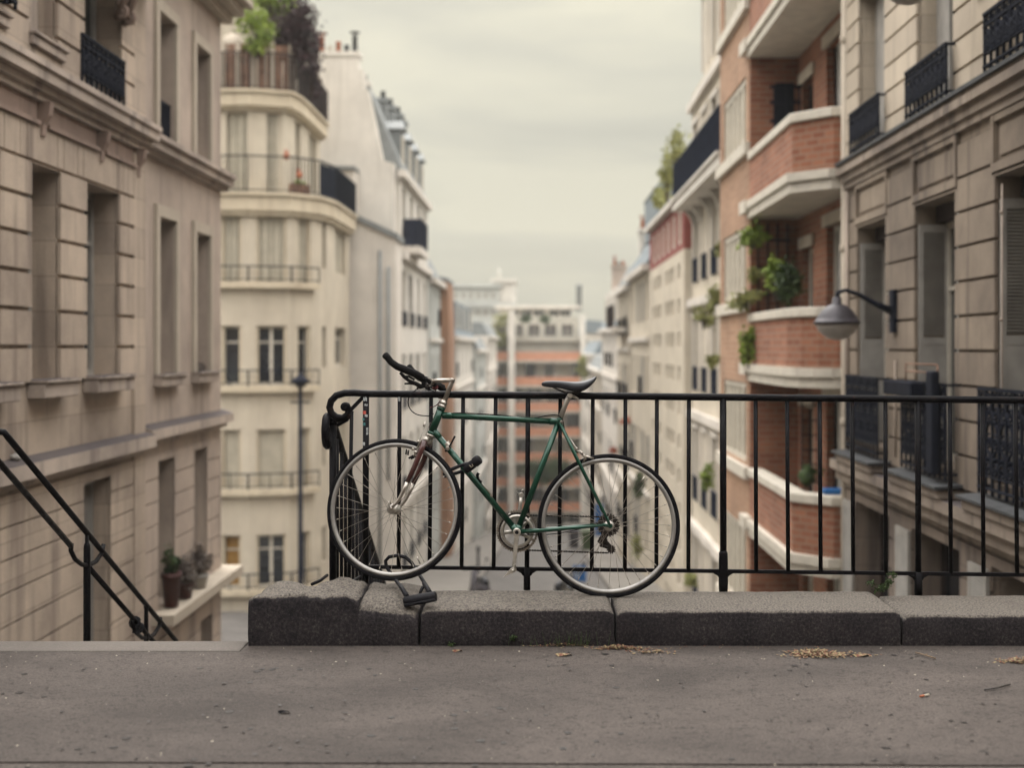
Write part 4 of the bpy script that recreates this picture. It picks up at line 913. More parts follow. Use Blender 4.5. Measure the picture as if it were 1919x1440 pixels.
m = MB(); m.ball(fr.p(10.95, .37, .1), .045, 1, .3, 2); m.ball(fr.p(10.97, .43, .1), .03, 2, .3, 2); m.tube([fr.p(10.90, .37, .1), fr.p(10.82, .40, .1)], [.02, .006], 6)
tag(m.build('pigeon', 'shutter'), 'small pale pigeon sitting on the left stone ledge above the handrail', 'bird')

# ---- cream apartment house with rounded front
b3 = thing('cream_apartment_house', 'warm cream apartment house with curved balconies, behind the left buildings', 'building', (-7.5, 34, -7))
P3 = [(-13, 34.0), (-9.8, 33.3), (-8.72, 33.0), (-7.8, 33.0), (-6.76, 33.25), (-6.2, 33.9), (-6.0, 35.0), (-6.0, 38.9)]
segs = [Fr(a, b, True) for a, b in zip(P3, P3[1:])]
Z3 = [(5.7, 7.62, 0), (3.12, 4.90, 1), (.32, 1.93, 2), (-2.46, -.88, 3), (-5.15, -3.72, 4)]
def pxu(f, px):      # distance along a wall segment where the photo column px meets it
    k = (px-CX)/F; return (k*f.o.y-f.o.x)/(f.u.x-k*f.u.y)
wins = {2: [(415, 452)], 3: [(480, 537)], 4: [(557, 582)], 5: [(603.5, 611)], 6: [(628, 648)]}
m = MB()
for i, f in enumerate(segs):
    o_ = []
    for a, b in wins.get(i, []):
        u0, u1 = sorted((pxu(f, a), pxu(f, b)))
        for z0, z1, k in Z3: o_.append((u0, u1, z0 if i < 5 else z0+.45, z1))
    if i == 1: o_ = []
    if i == 0: o_ = [(.8, 2.0, z0, z1) for z0, z1, k in Z3]
    f.ops = o_; wall(m, f, 0, f.len, -7.5, 5.02, [o for o in o_ if o[2] < 5], .3)
core = [(-13, 34.4), (-9.75, 33.7), (-8.68, 33.36), (-7.84, 33.36), (-6.95, 33.6), (-6.52, 34.05), (-6.36, 35.05), (-6.36, 38.9), (-13, 38.9)]
m.prism([(x, y, -7.5) for x, y in core], (0, 0, 12.5))
PU = [(-13, 34.6), (-9.8, 34.15), (-8.75, 33.8), (-7.95, 33.75), (-7.05, 34.05), (-6.95, 34.6), (-6.92, 35.8), (-6.92, 38.9)]
segu = [Fr(a, b, True) for a, b in zip(PU, PU[1:])]; winu = {2: [(424, 452)], 3: [(500, 528)], 5: [(553, 563)], 6: [(579, 593)]}
for i, f in enumerate(segu):
    o_ = []
    for a, b in winu.get(i, []):
        u0, u1 = sorted((pxu(f, a), pxu(f, b))); o_.append((u0, u1, 5.6 if i < 5 else 6.1, 7.82))
    if i == 2: u0, u1 = sorted((pxu(f, 424), pxu(f, 464))); o_ = [(u0, u1, 5.6, 7.82)]
    f.ops = o_; wall(m, f, 0, f.len, 5.0, 8.3, o_, .3)
m.prism([(-13, 35, 5), (-9.75, 34.55), (-8.7, 34.2), (-8, 34.15), (-7.6, 34.3), (-7.35, 34.7), (-7.28, 35.4), (-7.28, 38.9), (-13, 38.9)] if False else [(x, y, 5.0) for x, y in ((-13, 35), (-9.75, 34.55), (-8.7, 34.2), (-8, 34.15), (-7.5, 34.4), (-7.35, 34.8), (-7.28, 35.8), (-7.28, 38.9), (-13, 38.9))], (0, 0, 3.29))
m.build('wall', 'cream', b3)
for f in segu:
    for u0, u1, a, b in f.ops: window(b3, f, u0, u1, a, b, -.24, 'whitepaint', 'glass_pale', 2 if u1-u0 > .8 else 1); blind(b3, f, u0+.02, u1-.02, a+.02, b-.01, -.13, 'blind', 5)
def offs(d, P=None, sg=None):
    out = []; P = P or P3; sg = sg or segs
    for i, p in enumerate(P):
        n = Vector((0, 0, 0))
        for k in (i-1, i):
            if 0 <= k < len(sg): n += sg[k].n
        n.normalize(); c = n.dot(sg[min(i, len(sg)-1)].n); out.append((p[0]+n.x*d/c, p[1]+n.y*d/c))
    return out
def slab(d, z0, z1, mat='cream_trim', name='balcony_slab', i0=0, i1=None, inner=-.05, up=False):
    a, b = (offs(d, PU, segu), offs(inner, PU, segu)) if up else (offs(d)[i0:i1], offs(inner)[i0:i1]); g = MB(); g.prism([(x, y, z0) for x, y in a]+[(x, y, z0) for x, y in b[::-1]], (0, 0, z1-z0)); return g.build(name, mat, b3)
slab(.22, 7.98, 8.34, up=True, inner=-.5); slab(.29, 8.34, 8.42, up=True, inner=-.5); slab(.14, 7.9, 7.98, up=True); slab(.20, 5.02, 5.42, inner=-1.2); slab(.27, 5.42, 5.5, inner=-1.2); slab(.12, 4.9, 5.02)
def pathrail(d, z0, z1, i0, i1, pitch, r, mat, name, up=False):
    P = offs(d, PU, segu) if up else offs(d); g = MB()
    for a, b in list(zip(P, P[1:]))[i0:i1]: barrail(g, Fr(a, b, True), 0, (Vector(a)-Vector(b)).length, z0, z1, 0, pitch, r, .016)
    return g.build(name, mat, b3)
def pathpanel(d, z0, z1, i0, i1, mat, name, t=.01, up=False):
    P = offs(d, PU, segu) if up else offs(d); g = MB()
    for a, b in list(zip(P, P[1:]))[i0:i1]: fbox(g, Fr(a, b, True), .01, (Vector(a)-Vector(b)).length-.01, z0, z1, -.03-t, -.03)
    return g.build(name, mat, b3)
pathrail(.2, 5.5, 6.5, 0, 7, .115, .008, 'iron_blue', 'balcony_railing'); pathpanel(.2, 5.56, 6.42, 5, 7, 'navy', 'balcony_canvas')
pathrail(.22, 8.42, 9.45, 0, 7, .14, .014, 'darkwood', 'balcony_railing', up=True); pathpanel(.21, 8.5, 9.36, 5, 7, 'navy', 'balcony_canvas', up=True)
P = offs(.1, PU, segu); g = MB()
for a, b in list(zip(P, P[1:]))[0:5]:
    f = Fr(a, b, True); u = 0
    while u < f.len-.05: fbox(g, f, u, min(u+.2, f.len-.01), 8.45, 9.7, -.06, -.03); u += .23
g.build('wood_screen', 'woodscreen', b3)
for f in segu[1:5]:
    for u in (.02, f.len*.55):
        m = MB(); fbox(m, f, u, u+.13, 8.45, 9.78, .10, .14); m.build('screen_post', 'plaster_light', b3)
m = MB(); P = offs(.20, PU, segu)
for a, b in list(zip(P, P[1:]))[5:7]: fbox(m, Fr(a, b, True), 0, (Vector(a)-Vector(b)).length*.7, 9.46, 9.6, -.04, .04)
m.build('screen_cap', 'plaster_light', b3)
for z0, z1, k in Z3:
    if k: 
        slab(.2, z0-.18, z0-.02, name='window_ledge', i1=6); pathrail(.16, z0-.02, z0+.42, 0, 5, .55, .011, 'iron_blue', 'window_railing')
    for i, f in enumerate(segs):
        for j, (u0, u1, a, b) in enumerate(f.ops):
            if abs(b-z1) > .01 or k == 0: continue
            if i == 5: window(b3, f, u0, u1, a, b, -.2, 'whitepaint', 'glass_pale', 1, ()); continue
            if k in (0, 1, 3): window(b3, f, u0, u1, a, b, -.24, 'whitepaint', 'glass_pale', 2 if i != 4 else 1); blind(b3, f, u0+.02, u1-.02, a+.02, b-.01, -.13, 'blind', 0 if k == 3 else 5)
            elif k == 4 and i == 2: window(b3, f, u0, u1, a, b, -.22, 'whitepaint', 'ochre', 1)
            else: window(b3, f, u0, u1, a, b, -.22, 'whitepaint', 'glass', 2 if i == 3 else 1)
            if k == 1: m = MB(); fbox(m, f, u0, u1, b-.03, b+.12, -.06, .03); m.build('blind_box', 'cream_trim', b3)
            if i in (2, 3, 4) and k: m = MB(); fbox(m, f, u0-.02, u0+.07, a, b, -.10, -.05); fbox(m, f, u1-.07, u1+.02, a, b, -.10, -.05); m.build('window_frame', 'cream_trim', b3)
# setback storey, round flue
m = MB(); m.box(-12.5, -7.6, 36.2, 38.8, 8.3, 11.9); m.box(-12.8, -7.5, 36.0, 38.95, 11.9, 12.1); m.build('setback_storey', 'cream', b3)
m = MB(); c = S(430, 90, 34.3); m.lathe((c.x, 34.6, 8.4), (0, 0, 1), [(0, .38), (1.1, .38), (1.5, .33), (1.72, .2), (1.8, .02)], 20); m.build('round_flue', 'plaster_light', b3)
fr = FC(33.1)
def bush(name, px, py, Y, rad, n, size, lm, label, cat='shrub', stem=True, clumps=9, grp=None):
    c = S(px, py, Y); t = thing(name, label, cat, (c.x, c.y, c.z-rad[2]), grp); m = MB()
    for k in range(6): m.tube([c-Vector((0, 0, rad[2]*1.1)), c+Vector((rg.gauss(0, .2)*rad[0], rg.gauss(0, .2)*rad[1], -rad[2]*.3)), c+Vector((rg.gauss(0, .45)*rad[0], rg.gauss(0, .4)*rad[1], rad[2]*rg.uniform(.1, .7)))], [.03*rad[2]+.01, .02*rad[2]+.006, .005], 5)
    m.build('stem', 'bark', t); m = MB(); m.leaves(c, rad, n, size, rg, clumps); m.build('foliage', lm, t, norm=False); return t
bush('roof_shrub', 482, 62, 33.6, (.5, .4, .62), 700, .15, 'leaf', 'fresh green shrub on the top terrace of the cream house'); bush('roof_shrub', 512, 5, 35, (.6, .5, .7), 700, .16, 'leaf', 'taller green shrub at the upper frame edge over the cream terrace')
bush('roof_shrub', 545, 60, 34.6, (.85, .6, 1.45), 2400, .15, 'leaf_purple', 'dark purple climbing bush beside the green terrace shrub'); bush('roof_shrub', 520, -5, 35.4, (.7, .5, .7), 900, .15, 'leaf_purple', 'dark purple foliage hanging over the setback storey'); bush('roof_shrub', 582, 130, 36, (.34, .8, .8), 1000, .13, 'leaf_purple', 'dark low bush spilling over the canvas corner of the terrace')
for px, py, l in ((586, 125, 'nearer'), (600, 150, 'farther')):
    pass
for k, (px, py, lm, l) in enumerate(((537, 285, 'flower', 'red flower pot hanging high on the cream facade'), (561, 320, 'flower', 'lower red flower pot behind the curved railing'))):
    m = MB(); c = S(px, py, 33.2); m.leaves(c, (.05, .05, .06), 36, .05, rg, 4); t = tag(m.build('flower_pot', lm, norm=False), l, 'flower pot'); g = MB(); g.lathe(c-Vector((0, 0, .2)), (0, 0, 1), [(0, .06), (.14, .09)], 10); g.build('pot', 'potred', t)
m = MB(); f = Fr(offs(.05)[4], offs(.05)[5], True); fbox(m, f, .05, f.len*.75, 5.52, 5.80, -.14, .05); t = m.build('flower_trough', 'woodscreen', bev=.02); tag(t, 'clay flower trough on the lower curved balcony', 'planter')
m = MB(); m.leaves(f.p(f.len*.4, 5.86, -.04), (.2, .1, .09), 120, .07, rg, 5); m.build('foliage', 'leaf', t, norm=False)

# lamp post standing before the cream house
Y = 28.5; c = S(563, 726, Y); gz = ground(Y); lp = thing('street_lamp', 'slim dark street lamp with small lantern before the cream house', 'street lamp', (c.x, Y, gz))
m = MB(); m.lathe((c.x, Y, gz), (0, 0, 1), [(0, .16), (.3, .15), (.32, .1), (.9, .085), (.95, .06), (c.z-gz, .045)], 12); m.tube([(c.x-.22, Y, c.z-.35), (c.x+.22, Y, c.z-.35)], .02, 6); m.build('pole', 'iron_blue', lp)
m = MB(); m.lathe((c.x, Y, c.z), (0, 0, 1), [(0, .07), (.04, .16), (.05, .05), (.1, .2), (.12, .23)], 8); m.lathe((c.x, Y, c.z+.12), (0, 0, 1), [(0, .25), (.05, .2), (.14, .07), (.2, .03), (.24, .01)], 8); m.build('lantern_cap', 'iron_blue', lp)
m = MB(); m.lathe((c.x, Y, c.z+.05), (0, 0, 1), [(0, .12), (.07, .19)], 8); m.build('lantern_glass', 'lampmetal', lp)

# ---- tall party wall house with chimneys
def poly(mb, pts, Y, dY): mb.prism([tuple(S(px, py, Y)) for px, py in pts], (0, dY, 0))
b4 = thing('party_wall_house', 'tall house with blank off-white gable wall and a row of chimney pots', 'building', (-6, 46, -8))
fr = FL(-4.72); Yg = 41.0
m = MB(); poly(m, [(560, 1150), (560, 98), (671, 98), (672, 128), (681, 130), (682, 162), (690, 165), (718, 300), (735, 308)], Yg, .5) if False else None
gable = [(560, 1150), (560, 98), (671, 98), (672, 128), (681, 130), (682, 164), (690, 168), (717, 300), (738, 306), (738, 1150)]
poly(m, gable, Yg, .6); m.build('gable_wall', 'offwhite', b4)
ops4 = [(y, y+1.15, z, z+1.9) for y in (42.3, 44.9, 47.5, 50.0) for z in (5.0, 2.1, -.8, -3.7, -6.4)]
m = MB(); wall(m, fr, 41.61, 52, -9, 7.3, ops4, .3); mass(m, fr, 41.61, 52, -9, 7.3, -.3, -5); m.build('wall', 'offwhite', b4)
for o in ops4:
    window(b4, fr, *o, -.16, 'whitepaint', 'glass_pale' if R.random() < .5 else 'glass', 2, ())
    if R.random() < .4: m = MB(); louvre(m, fr, o[0]-.45, o[0]-.03, o[2], o[3], .01); m.build('shutter', 'shutter', b4)
    m = MB(); fbox(m, fr, o[0]-.05, o[1]+.05, o[2], o[2]+.5, .02, .06); m.build('window_railing', 'iron_blue', b4)
for z in (7.1, 4.35, -4.2): m = MB(); fbox(m, fr, 41.3, 52, z, z+.25, -.01, .22 if z > 0 else .15); m.build('string_course', 'white', b4)
m = MB(); m.prism([fr.p(41.6, 7.36, .1), fr.p(41.6, 7.36, -6), fr.p(41.6, 10.2, -6), fr.p(41.6, 10.2, -1.05), fr.p(41.6, 9.9, -.95)], (0, 10.3, 0)); m.build('mansard_roof', 'zinc', b4)
for y in (43, 45.4, 47.8, 50.2):
    m = MB(); fbox(m, fr, y, y+.9, 7.5, 9.0, -1.2, -.12); m.prism([fr.p(y-.1, 9.0, .02), fr.p(y+1, 9.0, .02), fr.p(y+.45, 9.35, -.1)], tuple(fr.n*-1.4)); d = m.build('dormer', 'zinc', b4)
    window(b4, fr, y+.12, y+.78, 7.65, 8.8, -.118, 'whitepaint', 'glass_pale', 2, ())
m = MB()
fbox(m, fr, 42.6, 45.6, 4.6, 4.85, -.01, .62); m.build('balcony_slab', 'white', b4); m = MB(); barrail(m, fr, 42.6, 45.6, 4.85, 5.85, .58, .15, .01); fbox(m, fr, 42.6, 45.6, 4.88, 5.8, .53, .55); fbox(m, fr, 42.6, 42.64, 4.88, 5.8, 0, .55); m.build('balcony_railing', 'navy', b4)
def chim(bld, x0, x1, y, z0, z1, pots, mats=('potred',), w=.6, mat='offwhite', ph=.55):
    g = MB(); g.box(x0, x1, y, y+w, z0, z1); g.box(x0-.06, x1+.06, y-.06, y+w+.06, z1-.14, z1+.02); o = g.build('chimney_stack', mat, bld)
    for i in range(pots):
        x = lerp(x0+.15, x1-.15, i/max(1, pots-1)); h = ph*(1, .45, .7, .5, 1.05)[i % 5]; g = MB(); g.lathe((x, y+w/2, z1+.02), (0, 0, 1), [(0, .10), (h*.9, .075), (h*.9, .10), (h, .10)], 10)
        if i in (0, 4): g.lathe((x, y+w/2, z1+.02+h), (0, 0, 1), [(.02, .03), (.10, .03), (.11, .17), (.13, .19), (.15, .03)], 10)
        g.build('chimney_pot', mats[i % len(mats)], o)
a = S(592, 98, Yg); bq = S(671, 98, Yg)
chim(b4, a.x, bq.x, Yg+.02, 9, a.z+.02, 5, ('potred', 'offwhite', 'potred', 'zinc_dark', 'zinc_dark'), .55)
chim(b4, S(682, 160, 42.6).x-.6, S(690, 160, 42.6).x, 42.6, 8, S(690, 152, 42.6).z, 2, ('potred', 'zinc_dark'), .5)
for y, px in ((44.2, 724), (46.4, 738), (48.8, 752), (51, 760)):
    x = (px-CX)/F*y; chim(b4, x-1.3, x, y, 8.5, S(px, 198+(y-44)*6, y).z+.3, 3, ('potred', 'zinc_dark', 'zinc_dark'), .5, 'zinc', .4)
b5 = thing('low_annex', 'lower white annex with zinc coping built against the blank gable', 'building', (-5.5, 40, -8))
m = MB(); poly(m, [(640, 1160), (640, 408), (666, 410), (742, 447), (742, 1160)], 39.2, 1.75); m.build('wall', 'white', b5)
m = MB(); poly(m, [(638, 404), (667, 401), (746, 438), (746, 449), (666, 412), (638, 411)], 39.1, 1.88); m.build('coping', 'zinc', b5)
m = MB(); poly(m, [(606, 900), (606, 317), (664, 317), (664, 900)], 40.1, .88); m.build('upper_wall', 'white', b5)
m = MB(); poly(m, [(605, 311), (665, 311), (665, 317.5), (605, 317.5)], 40.02, .95); m.build('upper_coping', 'zinc', b5)
m = MB(); c = S(712, 480, 39.2)
for px, y0, y1 in ((712, 470, 1100), (728, 500, 900)): a = S(px, y0, 39.15); z = S(px, y1, 39.15); m.tube([a, z], .05, 8)
m.build('drain_pipe', 'zinc', b5)

# ---- generic street houses farther down
def house(name, side, X, Y0, Y1, zt, zb, wm, label, cols, rows, wh=1.5, ww=1.0, pitch=2.8, roof=None, rh=1.5, glass=('glass', 'glass_pale'), fm='whitepaint', rail=.4, z0=None, dep=4, bands=True, frame=True):
    f = FL(X) if side < 0 else FR(X); b = thing(name, label, 'building', (X, (Y0+Y1)/2, zb))
    o = []; zz = zt-.5-wh if z0 is None else z0
    for r in range(rows):
        for c in range(cols):
            u = lerp(Y0, Y1, (c+.5)/cols); z = zz-pitch*r
            if z > zb+.2: o.append((u-ww/2, u+ww/2, z, z+wh))
    m = MB(); wall(m, f, Y0, Y1, zb, zt, o, .25); mass(m, f, Y0, Y1, zb, zt, -.25, -dep); m.build('wall', wm, b)
    for q in o:
        window(b, f, *q, -.14, fm, R.choice(glass), 2, (), .07)
        if R.random() < rail: m = MB(); barrail(m, f, q[0]-.05, q[1]+.05, q[2], q[2]+.75, .08, .13, .014); m.build('window_railing', 'iron_blue', b)
        if R.random() < .25: m = MB(); louvre(m, f, q[0]-ww*.45, q[0]-.03, q[2], q[3], .01); m.build('shutter', 'shutter', b)
    if bands:
        m = MB(); fbox(m, f, Y0, Y1, zt-.22, zt-.002, -.01, .28); m.build('cornice', 'white', b)
        for r in range(1, rows, 2): m = MB(); fbox(m, f, Y0, Y1, zz-pitch*r+wh+.55, zz-pitch*r+wh+.72, -.01, .14); m.build('string_course', 'white', b)
    if roof: m = MB(); m.prism([f.p(Y0, zt, .12), f.p(Y0, zt, -dep), f.p(Y0, zt+rh, -dep+.4), f.p(Y0, zt+rh, -rh*.42)], (0, Y1-Y0, 0)); m.build('roof', roof, b)
    return b, f
h, f = house('street_house', -1, -4.62, 52.05, 57.6, 4.3, -11, 'paleblue', 'narrow pale grey-blue house after the chimneyed party wall house', 2, 5, roof='zinc', rh=1.1)
b = thing('brick_gable_house', 'house with bare terracotta gable wall, halfway down the left side', 'building', (-4.5, 59, -11))
m = MB(); poly(m, [(790, 1050), (790, 530), (815, 522), (839, 527), (842, 600), (842, 1050)], 57.7, 3.4); m.build('gable_wall', 'terracotta', b)
m = MB(); poly(m, [(788, 524), (815, 516), (840, 521), (840, 528), (815, 523), (788, 531)], 57.65, 3.5); m.build('coping', 'zinc', b)
h, f = house('mansard_house', -1, -4.25, 61.2, 79, 1.9, -13, 'offwhite', 'cream house under a steep blue-grey mansard, left side', 5, 5, 1.6, 1.0, 2.8, 'slate', 2.3)
for y in (63, 67, 71, 75): 
    m = MB(); fbox(m, f, y, y+1.3, 2.1, 3.7, -1.4, .02); m.build('dormer', 'slate', h); window(h, f, y+.15, y+1.15, 2.3, 3.5, .022, 'whitepaint', 'glass_pale', 2, ())
house('street_house', -1, -4.0, 79.1, 92, 1.2, -14, 'paleblue', 'pale house past the blue-grey mansard on the left', 4, 5, roof='zinc', rh=.8)
house('street_house', -1, -3.85, 92.1, 112, 2.2, -16, 'white', 'farthest white house on the left before the orange block', 6, 6, roof='zinc', rh=1)
# ================================================================== FAR END
b = thing('orange_block', 'apartment block with orange balcony bands closing the end of the street', 'building', (0, 122, -17))
fr = FC(122); s = F/122
def zc(py, Y=122): return H-(py-CY)/F*Y
def xc(px, Y=122): return (px-CX)/F*Y
m = MB(); m.box(xc(916), xc(1094), 123.4, 132, -17.5, zc(640)); m.box(xc(922), xc(1086), 125, 132, zc(640), zc(592)); m.build('wall', 'concrete', b)
for k, y in enumerate((662, 709, 757, 804, 851, 898, 945)):
    m = MB(); fbox(m, fr, xc(914), xc(1095), zc(y+14), zc(y-2), -.25, 0); fbox(m, fr, xc(914), xc(914)+.2, zc(y+14), zc(y-2), -1.4, -.25); fbox(m, fr, xc(1095)-.2, xc(1095), zc(y+14), zc(y-2), -1.4, -.25); m.build('balcony_panel', 'orange', b)
    m = MB(); fbox(m, fr, xc(914), xc(1095), zc(y+18), zc(y+14), -1.4, .03); m.build('balcony_slab', 'concrete', b)
    x = xc(920); j = 0
    while x < xc(1085):
        w = R.choice((1.0, 1.3, 1.6)); f2 = FC(123.4)
        window(b, f2, x, min(x+w, xc(1090)), zc(y+46), zc(y+19), .01, 'whitepaint' if R.random() < .6 else 'darkwood', R.choice(('glass', 'glass_pale', 'glass_pale', 'blind', 'blind')), 2, (), .06); x += w+R.choice((.08, .5, .9))
m = MB(); fbox(m, fr, xc(953), xc(965), -17.5, zc(583), -1.4, .9); m.build('stair_fin', 'white', b)
m = MB(); fbox(m, fr, xc(1088), xc(1097), -17.5, zc(590), -2, .2); m.build('side_fin', 'offwhite', b)
m = MB(); fbox(m, FC(123), xc(912), xc(1098), zc(640), zc(630), -3, .2); m.build('terrace_slab', 'concrete', b)
m = MB(); barrail(m, FC(123), xc(914), xc(1095), zc(630), zc(616), .1, .3, .03); m.build('terrace_railing', 'zinc', b)
f2 = FC(125); x = xc(925)
while x < xc(1075): window(b, f2, x, x+1.2, zc(632), zc(606), .01, 'whitepaint', R.choice(('glass', 'glass_pale', 'darkwood')), 2, (), .06); x += 1.7
m = MB(); m.box(xc(932), xc(1070), 127, 132, zc(592), zc(574)); m.box(xc(925), xc(1092), 126.4, 132, zc(576), zc(570)); m.build('penthouse', 'white', b)
f2 = FC(127)
for px in (950, 975, 1000, 1030, 1052): window(b, f2, xc(px), xc(px)+1.1, zc(591), zc(578), .01, 'whitepaint', 'glass', 2, (), .06)
m = MB(); m.lathe((xc(1088), 127, zc(580)), (0, 0, 1), [(0, .3), (2.4, .3), (2.5, .36), (2.7, .36)], 10); m.build('flue', 'zinc', b)
for px, py, r, lm, l in ((938, 600, 1.2, 'leaf_olive', 'yellowish terrace shrub left of the white stair fin'), (938, 634, 1.0, 'leaf_olive', 'second yellowish shrub, on the terrace rail of the orange block'), (1020, 600, .5, 'leaf_dark', 'small dark shrub on the right of the orange block roof'), (985, 598, .5, 'leaf_dark', 'small dark shrub right of the white stair fin on the roof')):
    bush('terrace_shrub', px, py, 122.3, (r, .5, r*.9), 260, .28, lm, l)
b = thing('white_tower_block', 'tall pale apartment block rising behind the orange block', 'building', (-7, 160, -18))
m = MB(); Y = 158; m.box(xc(838, Y), xc(968, Y), Y, Y+14, -20, zc(590, Y)); m.box(xc(842, Y), xc(935, Y), Y+.5, Y+14, zc(590, Y), zc(538, Y)); m.box(xc(836, Y), xc(940, Y), Y, Y+14, zc(538, Y), zc(532, Y)); m.box(xc(866, Y), xc(968, Y), Y-.6, Y+.02, zc(573, Y), zc(568, Y)); m.build('wall', 'paleblue', b)
m = MB(); m.box(xc(929, Y), xc(965, Y), Y+1, Y+8, zc(590, Y), zc(528, Y)); m.box(xc(919, Y), xc(968, Y), Y+.6, Y+8.4, zc(528, Y), zc(522, Y)); m.tube([(xc(934, Y), Y+3, zc(522, Y)), (xc(934, Y), Y+3, zc(500, Y))], .08, 5); m.build('roof_house', 'offwhite', b)
f2 = FC(Y); 
for py in (548, 580, 605, 630):
    for px in range(850, 960, 14):
        if py > 575 or px < 930: window(b, f2, xc(px, Y), xc(px+8, Y), zc(py+12, Y), zc(py, Y), .01 if py > 575 else -.49, 'whitepaint', 'glass_pale', 2, (), .08)
b = thing('pale_block', 'pale low block left of the orange block', 'building', (-7, 118, -17))
Y = 116; m = MB(); m.box(xc(850, Y), xc(912, Y), Y, Y+8, -17, zc(610, Y)); m.box(xc(846, Y), xc(914, Y), Y-.3, Y+8, zc(610, Y), zc(604, Y)); m.build('wall', 'paleblue', b)
for py in range(625, 960, 50):
    for px in (872, 888, 902): window(b, FC(Y), xc(px, Y), xc(px+9, Y), zc(py+24, Y), zc(py, Y), .01, 'whitepaint', 'glass_pale', 2, (), .07)
Y = 135; b = thing('far_house', 'pale far house with stepped roof seen right of the orange block', 'building', (6, 138, -17)); m = MB(); m.box(xc(1090, Y), xc(1135, Y), Y, Y+8, -18, zc(625, Y)); m.build('wall', 'white', b); m = MB(); m.prism([(xc(1088, Y), Y-.2, zc(625, Y)), (xc(1137, Y), Y-.2, zc(625, Y)), (xc(1128, Y), Y-.2, zc(602, Y)), (xc(1100, Y), Y-.2, zc(600, Y))], (0, 8, 0)); m.build('roof', 'slate', b)
for px in (1098, 1112, 1124): window(b, FC(Y), xc(px, Y), xc(px+7, Y), zc(660, Y), zc(636, Y), .01, 'whitepaint', 'glass', 2, (), .07)

# ================================================================== RIGHT SIDE
# ---- dark weathered stone building, nearest on the right
fr = FR(4.1)
b = thing('weathered_stone_building', 'dark weathered stone building with ornate iron balconies, nearest on the right', 'building', (4.1, 11, -6))
bays = [(14.4, 15.7), (12.0, 13.3), (9.62, 10.95), (7.25, 8.55)]
ops = [(a, c, .14, 2.88) for a, c in bays]+[(a+.05, c-.08, 3.79, 5.8) for a, c in bays]+[(a-.12, c+.1, -3.4, -.62) for a, c in bays]
m = MB(); wall(m, fr, 5.6, 16.3, -.46, 3.6, [o for o in ops if 0 < o[2] < 3], .42); mass(m, fr, 5.6, 16.3, -6.5, 7.6, -.42)
pan = [(a-.06, c+.06, 2.9, 3.46) for a, c in bays]
courses(m, fr, 5.6, 16.25, [-.02+.335*i for i in range(11)], ops+pan, .035, .03); 
m.build('wall', 'grey_stone', b)
m = MB(); wall(m, fr, 5.6, 16.3, -6.5, -.46, [o for o in ops if o[2] < 0], .42); courses(m, fr, 5.6, 16.25, [-.5-.36*i for i in range(16)][::-1], ops, .03, .03); m.build('base_wall', 'base_stone', b)  # wall below the ledge, shade painted into its stone colour
m = MB(); wall(m, fr, 5.6, 16.3, 3.6, 7.6, [o for o in ops if o[2] > 3], .42); courses(m, fr, 5.6, 16.25, [3.74+.3*i for i in range(13)], ops, .036, .034); m.build('upper_wall', 'pale_stone', b)
m = MB()
for z0, z1, d in ((3.44, 3.52, .06), (3.52, 3.62, .10), (3.62, 3.70, .16), (3.70, 3.745, .14)): fbox(m, fr, 5.6, 16.3, z0, z1, -.01, d)
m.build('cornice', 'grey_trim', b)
m = MB(); fbox(m, fr, 5.6, 16.3, 3.746, 3.785, -.01, .18); m.build('cornice_cover', 'zinc_dark', b)
m = MB()
for z0, z1, d in ((-.46, -.38, .08), (-.38, -.24, .16), (-.24, -.12, .24)): fbox(m, fr, 5.6, 16.3, z0, z1, -.01, d)
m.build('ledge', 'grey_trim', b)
for a, c in bays:
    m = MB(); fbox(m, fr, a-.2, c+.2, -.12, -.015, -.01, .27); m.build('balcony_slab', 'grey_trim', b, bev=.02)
    m = MB(); m.hexa([fr.p(a-.24, -.012, .31), fr.p(c+.24, -.012, .31), fr.p(c+.24, .0, .0), fr.p(a-.24, .0, .0), fr.p(a-.24, .012, .31), fr.p(c+.24, .012, .31), fr.p(c+.24, .035, .0), fr.p(a-.24, .035, .0)]); m.build('zinc_cover', 'zinc_dark', b)
    ironwork(b, fr, a-.08, c+.08, .05, 1.0, .15, 'balcony_railing', pitch=.165); ironwork(b, fr, a-.02, c+.02, 3.80, 4.34, .12, pitch=.15)
    m = MB(); fbox(m, fr, a-.06, c+.06, 2.92, 3.0, -.01, .05); fbox(m, fr, a-.06, a, 3.0, 3.43, -.01, .05); fbox(m, fr, c, c+.06, 3.0, 3.43, -.01, .05); fbox(m, fr, a, c, 3.37, 3.43, -.01, .045); fbox(m, fr, a+.08, c-.08, 3.06, 3.31, -.01, .02); m.build('lintel_panel', 'grey_stone', b)
    window(b, fr, a, c, .14, 2.7, -.36, 'whitepaint'); m = MB(); fbox(m, fr, a, c, 2.7, 2.88, -.4, -.2); m.build('lintel_board', 'darkwood', b)
    m = MB(); louvre(m, Fr(fr.p(c-.045, 0, -.005)[:2], fr.p(c-.045, 0, -.335)[:2]), 0, .33, .16, 2.68, 0, .03); m.build('shutter', 'shutter', b)
    m = MB(); louvre(m, Fr(fr.p(a+.045, 0, -.335)[:2], fr.p(a+.045, 0, -.005)[:2]), 0, .33, .16, 2.68, 0, .03); m.build('shutter', 'shutter', b)
    window(b, fr, a+.05, c-.08, 3.79, 5.8, -.3, 'darkwood'); m = MB(); fbox(m, fr, c-.5, c-.09, 3.85, 5.75, -.22, -.18); m.build('curtain', 'shutter', b)
    window(b, fr, a-.12, c+.1, -3.4, -.62, -.34, 'darkwood'); m = MB(); louvre(m, fr, c+.12, c+.6, -3.35, -.66, .035); m.build('shutter', 'shutter', b)
m = MB(); m.tube([fr.p(16.36, -6.5, .02), fr.p(16.36, 7.6, .02)], .052, 10)
